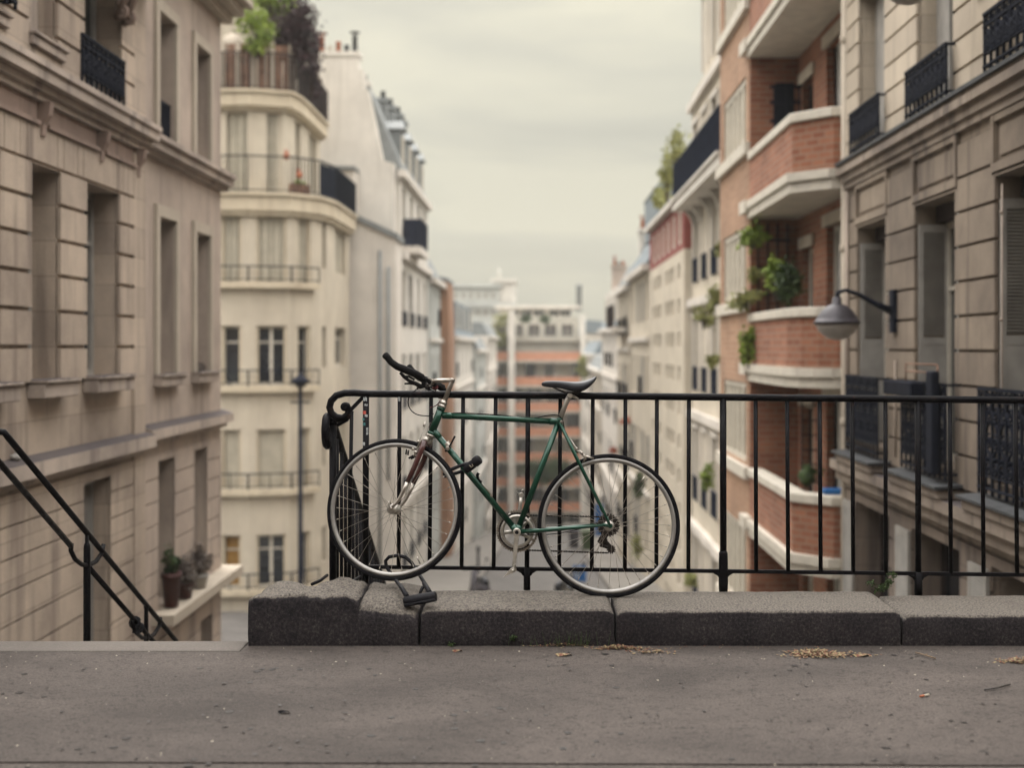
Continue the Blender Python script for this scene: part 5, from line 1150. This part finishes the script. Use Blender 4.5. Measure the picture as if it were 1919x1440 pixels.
for z in (-2.4, .3, 2.62, 5.4): m.lathe(fr.p(16.36, z, .02), (0, 0, 1), [(0, .055), (.01, .068), (.1, .068), (.11, .055)], 10)
m.build('drain_pipe', 'plaster_light', b)
m = MB(); m.tube([fr.p(16.1, -.1, .06), fr.p(16.1, 3.4, .06)], .025, 8); m.tube([fr.p(13.95, 1.2, .05), fr.p(13.95, .1, .05)], .012, 6); m.tube([fr.p(10.84, 2.8, .01), fr.p(10.84, .1, .01)], .008, 6)
for z in (2.55, 1.6, .7): m.ball(fr.p(10.84, z, .015), .02, z, .2, 1)
m.build('cable_run', 'plaster', b)
m = MB(); fbox(m, fr, 5.5, 16.35, 7.6, 7.8, -6, .35); m.prism([fr.p(5.6, 7.8, .2), fr.p(5.6, 7.8, -6), fr.p(5.6, 10, -5), fr.p(5.6, 10, -1)], (0, 10.7, 0)); m.build('roof', 'zinc', b)
def wall_lamp(u, z, label, out=.70):
    q = fr.p(u, z, 0); t = thing('wall_lamp', label, 'wall lamp', tuple(q), 'lamps on the right stone wall'); n = fr.n
    m = MB(); fbox(m, fr, u-.075, u+.075, z-.27, z+.22, .03, .085); m.build('wall_plate', 'iron_blue', t)
    m = MB(); e = fr.p(u, z, 0)+n*out
    m.tube([q+n*.08+Vector((0, 0, -.02)), q+n*.24+Vector((0, 0, .05)), q+n*.46+Vector((0, 0, .17)), q+n*.6+Vector((0, 0, .215)), e+n*-.01+Vector((0, 0, .19)), e+Vector((0, 0, .11))], [.05, .034, .026, .024, .026, .032], 8); m.build('arm', 'iron_blue', t)
    m = MB(); m.lathe(e+Vector((0, 0, -.17)), (0, 0, 1), [(0, .262), (.025, .266), (.03, .248), (.08, .225), (.15, .175), (.2, .12), (.23, .055), (.30, .05), (.31, .03)], 24); m.build('lamp_hood', 'lampmetal', t)
    m = MB(); m.lathe(e+Vector((0, 0, -.172)), (0, 0, -1), [(0, .245), (.05, .225), (.11, .18), (.16, .11), (.185, .03)], 24); m.build('lamp_bowl', 'lampglass', t)
wall_lamp(14.0, 1.79, 'domed grey lamp on a curved arm beside the brick balconies'); wall_lamp(11.3, 4.87, 'lamp cut off by the top edge, high on the right stone wall')
m = MB(); u0 = 12.05
for p, q in (((12.1, .98), (12.1, 1.18)), ((13.15, .98), (13.15, 1.18)), ((12.1, 1.18), (13.15, 1.18)), ((12.1, 1.1), (13.15, 1.1))): m.tube([fr.p(p[0], p[1], .17), fr.p(q[0], q[1], .17)], .009, 5)
tag(m.build('drying_rack', 'woodscreen'), 'small pale orange rack clipped on the middle right balcony railing', 'drying rack')
m = MB(); fbox(m, fr, 12.5, 13.5, .84, 1.0, .17, .32); m.build('planter_box', 'iron_blue', bev=.02); o = bpy.data.objects['planter_box']; tag(o, 'dark window box hung outside the middle right balcony', 'planter')
m = MB(); fbox(m, fr, 12.0, 12.2, .1, 1.12, .18, .26); tag(m.build('rolled_mat', 'iron_blue', bev=.02), 'dark narrow board standing at the near end of the middle right balcony', 'board')

# ---- red brick house with loggias
b = thing('brick_house', 'red brick apartment house with white-edged corner balconies, right side', 'building', (4, 20, -8))
Xb, Xl = 3.5, 4.3; fb = FR(Xb); fl = FR(Xl)
obay = [(20.75, 23.3, z1, z0) for z0, z1 in ((5.95, 4.8), (3.4, 2.2), (.75, -.6), (-1.7, -3.2), (8.6, 7.3))]
m = MB(); wall(m, fb, 20.42, 23.7, -8.5, 10.5, obay, .3); m.box(Xb+.3, Xb+6, 20.42, 23.7, -8.5, 10.5); m.build('bay_wall', 'brick_pale', b)
for o in obay: window(b, fb, *o, -.08, 'whitepaint', 'blind', 5, (), .09)
for z in (7.0, 4.58, 1.95, -.85, -3.4): m = MB(); fbox(m, fb, 20.40, 23.72, z, z+.2, -.01, .09); m.build('string_course', 'whitepaint', b)
flo = [6.15, 3.48, .80, -1.75, -4.3, 8.8]     # undersides of the balcony slabs
ol = []
for z in flo:
    ol += [(17.35, 18.35, z+.3, z+2.35), (19.25, 20.05, z+.3, z+2.15)]
m = MB(); wall(m, fl, 16.38, 20.42, -8.5, 10.5, ol, .3); m.box(Xl+.3, Xl+6, 16.38, 20.42, -8.5, 10.5); m.build('loggia_wall', 'brick', b)
m = MB(); m.box(Xb, Xl-.002, 20.415, 20.60, -8.5, 10.5) if False else m.box(Xb+.004, Xl-.003, 20.36, 20.417, -8.5, 10.5); m.build('return_wall', 'brick', b)
for i, o in enumerate(ol):
    window(b, fl, *o, -.16, 'whitepaint' if i % 4 < 2 else 'darkwood', 'glass' if i % 2 == 0 else ('blind' if i > 5 else 'glass_pale'), 2 if i % 2 == 0 else 1, ())
    m = MB(); fbox(m, fl, o[0]-.12, o[1]+.12, o[3], o[3]+.18, -.02, .05); m.build('lintel', 'plaster_light', b)
    if i % 2 == 0: m = MB(); fbox(m, fl, o[0]+.02, o[1]-.3, o[2]+.02, o[3]-.02, -.12, -.09); m.build('shutter', 'shutter', b)
W0, O1, O2 = (4.295, 16.42), (3.5, 16.95), (3.5, 20.36)
mid1 = (3.95, 16.44)
def bal(z, curved=False):
    P = [W0, mid1, O1, O2]
    if curved: P = [W0, (4.0, 16.46), (3.78, 16.6), (3.6, 16.85), (3.5, 17.3), (3.48, 18.6), (3.5, 20.36)]
    ins = [(4.295, 16.58), (4.0, 16.6), (3.66, 17.02), (3.66, 20.36)] if not curved else [(4.295, 16.6), (4.02, 16.62), (3.86, 16.74), (3.74, 16.95), (3.66, 17.35), (3.64, 18.6), (3.66, 20.36)]
    g = MB(); ctr = [(4.295, 20.36)]
    def out(P, d): return [(4.295 if x > 4.29 else x-d*.9, y-d*.6 if y < 20.3 else y) for x, y in P]
    g.prism([(x, y, z) for x, y in out(P, .05)+ctr], (0, 0, .15)); g.prism([(x, y, z+.15) for x, y in out(P, .10)+ctr], (0, 0, .12)); g.build('balcony_slab', 'whitepaint', b)
    g = MB(); g.prism([(x, y, z+.27) for x, y in P+ins[::-1]], (0, 0, .70)); g.build('balcony_parapet', 'brick', b)
    g = MB(); g.prism([(x, y, z+.97) for x, y in out(P, .05)+[(x+.04 if x < 4.2 else x, y+.03 if y < 20 else y) for x, y in ins[::-1]]], (0, 0, .13)); g.build('balcony_coping', 'whitepaint', b, bev=.015)
for i, z in enumerate(flo): bal(z, i == 2)
for z in flo[:4]: m = MB(); fbox(m, fb, 20.2, 20.75, z+.1, z+.3, -.01, .12); m.build('slab_end', 'whitepaint', b)
m = MB(); m.box(Xb-.1, Xb+6, 16.5, 23.8, 10.5, 10.8); m.build('roof', 'zinc', b)
m = MB()
for x in (3.75, 3.95, 4.15): m.box(x, x+.03, 19.6, 19.63, 4.6, 5.55)
for z in (4.65, 4.95, 5.25, 5.5): m.box(3.7, 4.2, 19.63, 19.655, z, z+.05)
m.box(3.8, 4.1, 19.7, 19.75, 4.6, 5.6)
tag(m.build('lattice_screen', 'iron_blue'), 'dark lattice screen standing on the third brick balcony', 'screen')
m = MB(); m.box(3.86, 4.2, 16.62, 16.8, -.65, -.57); tag(m.build('planter_box', 'blue', bev=.02), 'bright blue window box on the lowest visible brick balcony', 'planter')
m = MB()
for x in (3.92, 4.16): m.tube([(x, 18.3, -.7), (x, 18.3, .55)], .012, 5)
for k in range(5): m.tube([(3.92, 18.3, -.4+.22*k), (4.16, 18.3, -.4+.22*k)], .009, 5)
tag(m.build('metal_rack', 'iron_blue'), 'thin metal rack standing on the lowest visible brick balcony', 'rack')
m = MB(); m.ball((3.85, 17.6, -.5), .13, 3, .6, 2); m.leaves((3.85, 17.6, -.45), (.15, .15, .14), 120, .07, rg, 5); tag(m.build('potted_plant', 'leaf_dark', norm=False), 'dark small plant by the metal rack on the lowest visible balcony', 'potted plant')
m = MB()
for k in range(4): m.box(3.6+.16*k, 3.63+.16*k, 20.22, 20.25, 1.1, 3.4)
for k in range(5): m.box(3.55, 4.15, 20.25, 20.28, 1.3+.45*k, 1.34+.45*k)
tag(m.build('trellis', 'darkwood'), 'dark wooden trellis behind the plants on the second brick balcony', 'trellis')
bush('balcony_plant', 1482, 527, 17.6, (.23, .35, .29), 1100, .085, 'leaf_dark', 'round dark green bush on the second brick balcony', 'plant'); bush('balcony_plant', 1452, 522, 18.4, (.14, .3, .32), 650, .085, 'leaf', 'bright green leafy plant left of the round balcony bush', 'plant')
bush('climbing_plant', 1412, 440, 20.0, (.25, .2, .20), 500, .09, 'leaf', 'bright green climber under the white balcony soffit', 'plant'); bush('climbing_plant', 1398, 560, 20.1, (.30, .3, .16), 420, .085, 'leaf_olive', 'trailing yellow-green plant at the far end of the second balcony', 'plant')
bush('climbing_plant', 1403, 648, 19.9, (.12, .2, .34), 420, .09, 'leaf', 'hanging green plant below the second balcony end', 'plant'); bush('climbing_plant', 1412, 515, 20.1, (.14, .15, .12), 260, .08, 'leaf_olive', 'small olive plant on the trellis', 'plant')

# ---- cream stuccoed house with dark top balcony
fr = FR(4.1)
b = thing('balconied_house', 'cream stuccoed house with long dark top balcony, past the brick house', 'building', (4.1, 28, -9))
cols = (24.6, 26.3, 28.0, 29.7, 31.4)
ops = [(u, u+.85, z, z+1.85) for u in cols for z in (8.2, 5.3, 3.05, .25, -2.6, -5.4)]
m = MB(); wall(m, fr, 23.72, 30.4, -9, 11.5, [o for o in ops if o[1] < 30.4], .3); mass(m, fr, 23.72, 30.4, -9, 11.5, -.3); wall(m, fr, 30.4, 32.9, -9, 8.1, [o for o in ops if o[0] > 30.4 and o[2] < 8], .3); mass(m, fr, 30.4, 32.9, -9, 8.1, -.3); m.build('wall', 'ivory', b)
for i, o in enumerate(ops):
    if o[2] > 8 and o[0] > 30.4: continue
    window(b, fr, *o, -.16, 'whitepaint', 'glass_pale' if i % 3 else 'glass', 2, ())
    if o[2] < 4:
        m = MB(); barrail(m, fr, o[0]-.08, o[1]+.08, o[2]-.02, o[2]+.6, .05, .1, .012); fbox(m, fr, o[0]-.05, o[1]+.05, o[2], o[2]+.54, .015, .025); m.build('window_railing', 'navy', b)
    m = MB(); fbox(m, fr, o[0]-.1, o[0]-.01, o[2], o[3], -.01, .05); fbox(m, fr, o[1]+.01, o[1]+.1, o[2], o[3], -.01, .05); fbox(m, fr, o[0]-.12, o[1]+.12, o[3]+.01, o[3]+.12, -.01, .08); m.build('window_surround', 'white', b)
for z in (10.9, 7.6, 2.4, -.5, -3.4): m = MB(); fbox(m, fr, 23.72, 32.9 if z < 8 else 30.4, z, z+.2, -.01, .15); m.build('string_course', 'white', b)
m = MB(); fbox(m, fr, 24.0, 32.4, 4.92, 5.14, -.01, .58); fbox(m, fr, 24.0, 32.4, 5.14, 5.2, -.01, .64)
for u in (24.4, 26, 27.6, 29.2, 30.8, 32): m.prism([fr.p(u, z, d) for z, d in ((4.5, 0), (4.5, .08), (4.7, .13), (4.92, .32), (4.92, 0))], (0, .14, 0))
m.build('balcony_slab', 'offwhite', b)
m = MB(); barrail(m, fr, 24, 32.4, 5.2, 6.12, .56, .14, .012); fbox(m, fr, 24.02, 32.38, 5.24, 6.05, .51, .53); fbox(m, fr, 24.0, 24.03, 5.24, 6.05, 0, .53); m.build('balcony_railing', 'navy', b)
for px, py, Y, r, lm, l in ((1318, 585, 27, (.3, .5, .35), 'leaf_olive', 'olive climber on the balconied house, upper'), (1340, 560, 24.5, (.16, .3, .3), 'leaf_olive', 'olive plant between the balconied house and brick bay'), (1335, 675, 26.3, (.12, .25, .14), 'leaf_olive', 'small plant above a dark window box of the balconied house'), (1352, 470, 25, (.12, .3, .25), 'leaf_olive', 'pale green plant high beside the brick bay'), (1325, 895, 25.5, (.14, .25, .26), 'leaf', 'green plant in a lower window box of the balconied house')):
    bush('climbing_plant', px, py, Y, r, 300, .09, lm, l, 'plant')

# ---- house with dark red top storey
fr = FR(3.9)
b = thing('red_topped_house', 'pale house with small slot windows and dark red top storey', 'building', (3.9, 38, -10))
slots = []
for r in range(14):
    z = 3.25-.95*r
    for a, e in ((33.9, 34.5), (35.4, 36.0), (36.3, 36.9), (37.2, 37.8), (39.2, 39.9), (40.3, 41.0), (41.4, 42.0)): slots.append((a, e, z, z+.42))
m = MB(); wall(m, fr, 33, 43.2, -10.5, 4.0, slots, .25); mass(m, fr, 33, 43.2, -10.5, 4.0, -.25, -5); m.build('wall', 'ivory', b)
for k, o in enumerate(slots): window(b, fr, *o, -.2, 'darkwood' if k % 4 else 'frieze', R.choice(('glass', 'darkwood', 'frieze')), 2, (), .05)
strips = [(u, u+.55, 4.2, 5.1) for u in (33.7, 35.2, 36.7, 38.2, 39.7, 41.2)]
m = MB(); wall(m, fr, 33, 43.2, 4.0, 5.35, strips, .25); mass(m, fr, 33, 43.2, 4.0, 5.35, -.25, -5); m.build('top_storey', 'redpaint', b)
for o in strips: window(b, fr, *o, -.05, 'whitepaint', 'blind', 1, ())
m = MB(); fbox(m, fr, 32.95, 43.25, 5.35, 5.5, -5, .2); m.build('roof', 'offwhite', b)
for k, (px, py, Y, r) in enumerate(((1250, 330, 36, (.35, .8, .75)), (1272, 285, 34.5, (.3, .7, .75)), (1240, 372, 38.5, (.3, .8, .35)))): bush('roof_shrub', px, py, Y, r, 500, .13, 'leaf_olive', ('yellow-green hedge, middle one above the dark red storey', 'yellow-green hedge, tallest one above the dark red storey', 'yellow-green hedge, lowest one above the dark red storey')[k])

h, f = house('street_house', 1, 3.9, 43.3, 52, 4.3, -12, 'ivory', 'cream house with grey stepped roof after the dark red storey', 4, 5, 1.5, 1.0, 2.8, 'slate', 1.6)
m = MB(); m.box(4.3, 6, 45, 50, 5.5, 7.2); m.prism([(4.25, 44.9, 7.2), (6.1, 44.9, 7.2), (5.6, 44.9, 7.8), (4.7, 44.9, 7.8)], (0, 5.2, 0)); m.build('roof_storey', 'slate', h); chim(h, 4.2, 5, 51.2, 4.5, 6.3, 3, ('potred', 'zinc_dark'), .7, 'offwhite', .4)
h, f = house('street_house', 1, 3.85, 52.1, 60, 4.0, -12, 'ivory', 'cream house with dark open balcony, right side', 3, 5, 1.6, 1.2, 2.9, 'zinc', 1.2, glass=('glass',), rail=.8)
m = MB(); fbox(m, f, 53, 58, 2.0, 2.2, -.01, .7); m.build('balcony_slab', 'white', h); m = MB(); barrail(m, f, 53, 58, 2.2, 3.2, .65, .14, .014); fbox(m, f, 53, 58, 2.24, 3.1, .6, .62); m.build('balcony_railing', 'darkwood', h)
h, f = house('mansard_house', 1, 3.9, 60.1, 76, 2.4, -13, 'white', 'white house under a steep grey mansard, right side', 5, 5, 1.6, 1.1, 2.8, 'slate', 2.6)
chim(h, 3.95, 4.7, 66, 2.4, 5.75, 3, ('potred', 'zinc_dark'), .8, 'plaster', .35)
for y in (61.5, 65.5, 70): m = MB(); fbox(m, f, y, y+1.4, 2.5, 4.4, -1.4, .02); m.build('dormer', 'white', h); window(h, f, y+.2, y+1.2, 2.7, 4.1, .022, 'whitepaint', 'glass', 2, ())
house('street_house', 1, 3.95, 76.1, 94, -.1, -14, 'plaster_light', 'pinkish low house far down the right side', 5, 4, 1.5, 1.1, 2.7, 'zinc', .8)
house('street_house', 1, 4.3, 94.1, 118, .8, -16, 'white', 'farthest white house on the right before the orange block', 6, 5, 1.5, 1.1, 2.7, 'slate', 1)
# red flowers and greenery in window boxes down the right side
for px, py, Y, r, lm, l in ((1174, 790, 52, (.25, .5, .16), 'flower', 'orange-red flowers high in a window box on the right'), (1150, 845, 60, (.2, .4, .2), 'flower', 'red flowers lower down on a far right balcony'), (1197, 905, 40, (.22, .4, .5), 'leaf_dark', 'dark leafy balcony plant seen through the rear wheel top'), (1193, 1018, 40, (.2, .4, .5), 'leaf_olive', 'yellow-green plant seen through the rear wheel bottom'), (1295, 1085, 27, (.14, .3, .16), 'leaf_olive', 'yellow plant in a low window box right of the rear wheel'), (1092, 688, 100, (.5, .8, 1.1), 'leaf_olive', 'olive bush at the right end of the orange block')):
    bush('window_box_plant', px, py, Y, r, 360, .11 if Y < 70 else .28, lm, l, 'plant')

# ================================================================== STREET
m = MB(); n = 30
def road(x0, x1, y0, y1, dz, th=.5):
    m.hexa([(x0, y0, ground(y0)-th), (x1, y0, ground(y0)-th), (x1, y1, ground(y1)-th), (x0, y1, ground(y1)-th), (x0, y0, ground(y0)+dz), (x1, y0, ground(y0)+dz), (x1, y1, ground(y1)+dz), (x0, y1, ground(y1)+dz)])
road(-40, 40, 11, 185, 0); struct(m.build('road', 'asphalt_low'))
m = MB(); road(-6, -2.1, 14, 120, .13, .1); struct(m.build('sidewalk', 'sidewalk')); m = MB(); road(2.3, 4.5, 14, 120, .13, .1); struct(m.build('sidewalk', 'sidewalk'))
m = MB(); m.box(-170, 170, -70, 230, -32, -31); struct(m.build('terrain', 'asphalt_low'))
for px, Y, l in ((1012, 104, 'dark green street tree before the foot of the orange block'), (1050, 108, 'dark green street tree at the right foot of the orange block')):
    gz = ground(Y); x = (px-CX)/F*Y; cz = H-(885-CY)/F*Y; t = thing('street_tree', l, 'tree', (x, Y, gz)); m = MB()
    m.tube([(x, Y, gz), (x+.05, Y, gz+1.5), (x, Y, cz)], [.16, .12, .06], 8)
    for k in range(7): a = k*.9; m.tube([(x, Y, cz-1.4+.15*k), (x+.7*math.cos(a), Y+.7*math.sin(a), cz-.5+.1*k), (x+1.2*math.cos(a), Y+1.2*math.sin(a), cz+.2*k-.2)], [.06, .04, .015], 5)
    m.build('trunk', 'bark', t); m = MB(); m.leaves((x, Y, cz), (1.5, 1.4, 1.5), 1500, .26, rg, 14); m.build('crown', 'leaf_dark', t, norm=False)
def scooter(px, Y, mt, label, ang):
    x = (px-CX)/F*Y; gz = ground(Y)+.005; t = thing('parked_scooter', label, 'scooter', (x, Y, gz), 'scooters parked down the street')
    d = Vector((math.cos(ang), math.sin(ang), 0)); n = Vector((-d.y, d.x, 0)); P = lambda a, z, k=0: Vector((x, Y, gz))+d*a+n*k+Vector((0, 0, z))
    for a in (-.62, .62): m = MB(); m.tube(circ(P(a, .24), n, .18, 24), .06, 8, closed=True); w = m.build('wheel', 'rubber', t); m = MB(); m.lathe(P(a, .24)-n*.04, n, [(0, .15), (.08, .15)], 16); m.build('rim', 'alu', w)
    m = MB(); m.tube([P(-.85, .62), P(-.6, .62), P(-.2, .55), P(.0, .30), P(.3, .28), P(.42, .5), P(.48, .95)], [.06, .17, .18, .13, .12, .13, .07], 10); m.build('body', mt, t)
    m = MB(); m.tube([P(-.8, .80), P(-.5, .82), P(-.1, .78)], [.07, .12, .09], 8); m.build('seat', 'leather', t)
    m = MB(); m.tube([P(.44, .98, -.33), P(.5, 1.02, 0), P(.44, .98, .33)], .022, 6); m.tube([P(.5, 1.0), P(.62, .3)], .03, 6); m.build('handlebar', 'rubber', t)
    m = MB(); m.lathe(P(.52, .9), d, [(0, .07), (.06, .08), (.07, .03)], 12); m.build('headlight', 'lampglass', t)
    for k in (-.3, .3): m = MB(); m.tube([P(.46, 1.0, k), P(.46, 1.2, k*1.2)], .008, 5); m.ball(P(.46, 1.23, k*1.25), .06, 1, 0, 1, (1, .4, .7)); m.build('mirror', 'rubber', t)
scooter(1060, 33, 'carpaint', 'black parked scooter behind the rear wheel of the bicycle', 1.25); scooter(897, 34.5, 'lampmetal', 'dark grey parked scooter seen below the crank of the bicycle', 1.9)
# parking sign
Y = 44; c = S(1086, 1076, Y); t = thing('parking_sign', 'blue square road sign with white mark, seen through the rear wheel', 'road sign', (c.x, Y, ground(Y))); m = MB(); m.tube([(c.x, Y+.03, ground(Y)), (c.x, Y+.03, c.z+.3)], .03, 8); m.build('post', 'zinc', t)
m = MB(); m.box(c.x-.24, c.x+.24, Y-.015, Y, c.z-.3, c.z+.3); sg = m.build('sign_panel', 'blue', t, bev=.01); m = MB(); m.box(c.x-.12, c.x-.05, Y-.022, Y-.016, c.z-.2, c.z+.2); m.tube(arc((c.x-.06, Y-.02, c.z+.09), (1, 0, 0), (0, 0, 1), .15, .1, -math.pi/2, math.pi/2, 10), .032, 6, flat=(.15, Vector((0, 1, 0)))); m.build('sign_mark', 'sticker_white', sg)
Y = 58; c = S(1122, 975, Y); t = thing('shop_sign', 'tall blue projecting sign on the right, behind the rear hub', 'shop sign', tuple(c)); m = MB(); m.box(c.x-.2, c.x+.2, Y-.05, Y+.05, c.z-.75, c.z+.75); m.build('sign_panel', 'blue', t); m = MB(); 
for dz in (-.5, .5): m.tube([(c.x+.2, Y, c.z+dz), (3.9, Y, c.z+dz)], .02, 6)
m.build('bracket', 'iron_blue', t)
for px, py, Y, mt, l in ((1076, 1022, 66, 'lampmetal', 'grey bin on the right pavement, beside the green one'), (1100, 1022, 64, 'leaf_dark', 'green bin on the right pavement, behind the chain')):
    x = (px-CX)/F*Y; gz = ground(Y)+.14; t = thing('wheelie_bin', l, 'bin', (x, Y, gz)); m = MB(); m.hexa([(x-.24, Y-.3, gz+.08), (x+.24, Y-.3, gz+.08), (x+.24, Y+.3, gz+.08), (x-.24, Y+.3, gz+.08), (x-.3, Y-.36, gz+1), (x+.3, Y-.36, gz+1), (x+.3, Y+.36, gz+1), (x-.3, Y+.36, gz+1)]); m.build('body', mt, t); m = MB(); m.box(x-.32, x+.32, Y-.4, Y+.38, gz+1.0, gz+1.08); m.build('lid', mt, t, bev=.02)
    for sx in (-1, 1): m = MB(); m.lathe((x+sx*.2, Y+.3, gz+.1), (sx, 0, 0), [(0, .1), (.06, .1)], 12); m.build('wheel', 'rubber', t)
for px, Y, l in ((896, 47, 'small dark bollard on the left pavement, beyond the grey scooter'),):
    x = (px-CX)/F*Y; gz = ground(Y)+.1; m = MB(); m.lathe((x, Y, gz), (0, 0, 1), [(0, .09), (.1, .09), (.12, .055), (.85, .05), (.87, .07), (.95, .075), (1.02, .05), (1.05, .01)], 12); tag(m.build('bollard', 'iron_blue'), l, 'bollard')

# ---- unseen building added behind the camera to keep sky light off the foreground
fr = Fr((0, -8.5), (1, -8.5)); b = thing('sky_light_blocker', 'unseen stone building added behind the camera to block front sky light', 'building', (0, -8.5, 0))
ops = [(x, x+1.2, z, z+2.1) for x in range(-24, 24, 3) for z in (1, 4.2, 7.4, 10.6)]
m = MB(); wall(m, fr, -26, 26, -.01, 14, ops, .3); mass(m, fr, -26, 26, -.01, 14, -.3); m.build('wall', 'grey_stone', b)
for o in ops:
    if abs(o[0]) < 10: window(b, fr, *o, -.16, 'whitepaint', 'glass', 2, ())
m = MB(); fbox(m, fr, -26, 26, 14, 14.3, -6, .4); m.prism([fr.p(-26, 14.3, .1), fr.p(-26, 14.3, -6), fr.p(-26, 17, -6), fr.p(-26, 17, -1.5)], (52, 0, 0)); m.build('roof', 'zinc', b)
# ---- thin summer haze
m = MB(); m.box(-176, 176, -76, 236, -34, 24); hz = m.build('haze', None); hz['kind'] = 'stuff'
mh = bpy.data.materials.new('thin_haze'); mh.use_nodes = True; nt = mh.node_tree; nt.nodes.remove(nt.nodes['Principled BSDF'])
pv = nd(nt, 'ShaderNodeVolumePrincipled'); pv.inputs['Density'].default_value = .0008; pv.inputs['Color'].default_value = (.93, .92, .86, 1); nt.links.new(pv.outputs[0], nt.nodes['Material Output'].inputs['Volume']); hz.data.materials.append(mh)

# ================================================================== SKY, SUN, CAMERA
SUN_EL, SUN_AZ = math.radians(50), math.radians(-18)      # azimuth measured from straight ahead, towards the right positive
wd = bpy.data.worlds.new('World'); sc.world = wd; wd.use_nodes = True; nt = wd.node_tree; bg = nt.nodes['Background']
sky = nd(nt, 'ShaderNodeTexSky'); sky.sky_type = 'NISHITA'; sky.sun_disc = False; sky.sun_elevation = SUN_EL; sky.sun_rotation = SUN_AZ; sky.dust_density = 4; sky.air_density = 1.2
tc = nd(nt, 'ShaderNodeTexCoord'); sx = nd(nt, 'ShaderNodeSeparateXYZ'); nt.links.new(tc.outputs['Generated'], sx.inputs[0])
up = ramp(nt, sx.outputs[2], [(.0, (6.15, 5.95, 4.85)), (.16, (6.3, 6.1, 5.0)), (.275, (7.6, 7.3, 5.85)), (.42, (21, 20.7, 19.8)), (1, (47, 46.3, 45.3))])
mp = nd(nt, 'ShaderNodeMapping'); mp.inputs['Scale'].default_value = (1.6, 1.6, 6.5); nt.links.new(tc.outputs['Generated'], mp.inputs[0])
nz = nd(nt, 'ShaderNodeTexNoise'); nz.inputs['Scale'].default_value = 2.1; nz.inputs['Detail'].default_value = 5; nz.inputs['Roughness'].default_value = .5; nz.inputs['Distortion'].default_value = .35; nt.links.new(mp.outputs[0], nz.inputs['Vector'])
cl = ramp(nt, nz.outputs[0], [(.34, (.87, .875, .90)), (.48, (.985, .985, 1.0)), (.62, (1.16, 1.145, 1.12))])
ov = mixc(nt, 1, up, cl, 'MULTIPLY')
mxn = mixc(nt, .90, sky.outputs[0], ov)
nt.links.new(mxn, bg.inputs[0]); bg.inputs[1].default_value = .1
L = bpy.data.lights.new('sun', 'SUN'); L.energy = 1.4; L.angle = math.radians(30); L.color = (1, .96, .90)
so = bpy.data.objects.new('sun', L); C.objects.link(so)
d = Vector((math.sin(SUN_AZ)*math.cos(SUN_EL), math.cos(SUN_AZ)*math.cos(SUN_EL), math.sin(SUN_EL))); so.rotation_euler = d.to_track_quat('Z', 'Y').to_euler(); so.location = d*60
cam = bpy.data.cameras.new('camera'); co = bpy.data.objects.new('camera', cam); C.objects.link(co); sc.camera = co
co.location = (0, 0, H); co.rotation_euler = (math.pi/2, 0, 0); cam.sensor_width = 36; cam.lens = 36*F/1919; cam.sensor_fit = 'HORIZONTAL'
cam.shift_x = -50.5/1919; cam.shift_y = -70/1919; cam.clip_start = .05; cam.clip_end = 3000
cam.dof.use_dof = True; cam.dof.focus_distance = 5.9; cam.dof.aperture_fstop = 1.35; cam.dof.aperture_blades = 9
vs = sc.view_settings; vs.view_transform = 'Standard'; vs.look = 'None'; vs.exposure = 0; vs.gamma = 1; vs.use_curve_mapping = False
sc.cycles.use_denoising = True; sc.cycles.max_bounces = 6; sc.cycles.diffuse_bounces = 1; sc.cycles.caustics_reflective = False; sc.cycles.caustics_refractive = False; sc.cycles.sample_clamp_indirect = 4
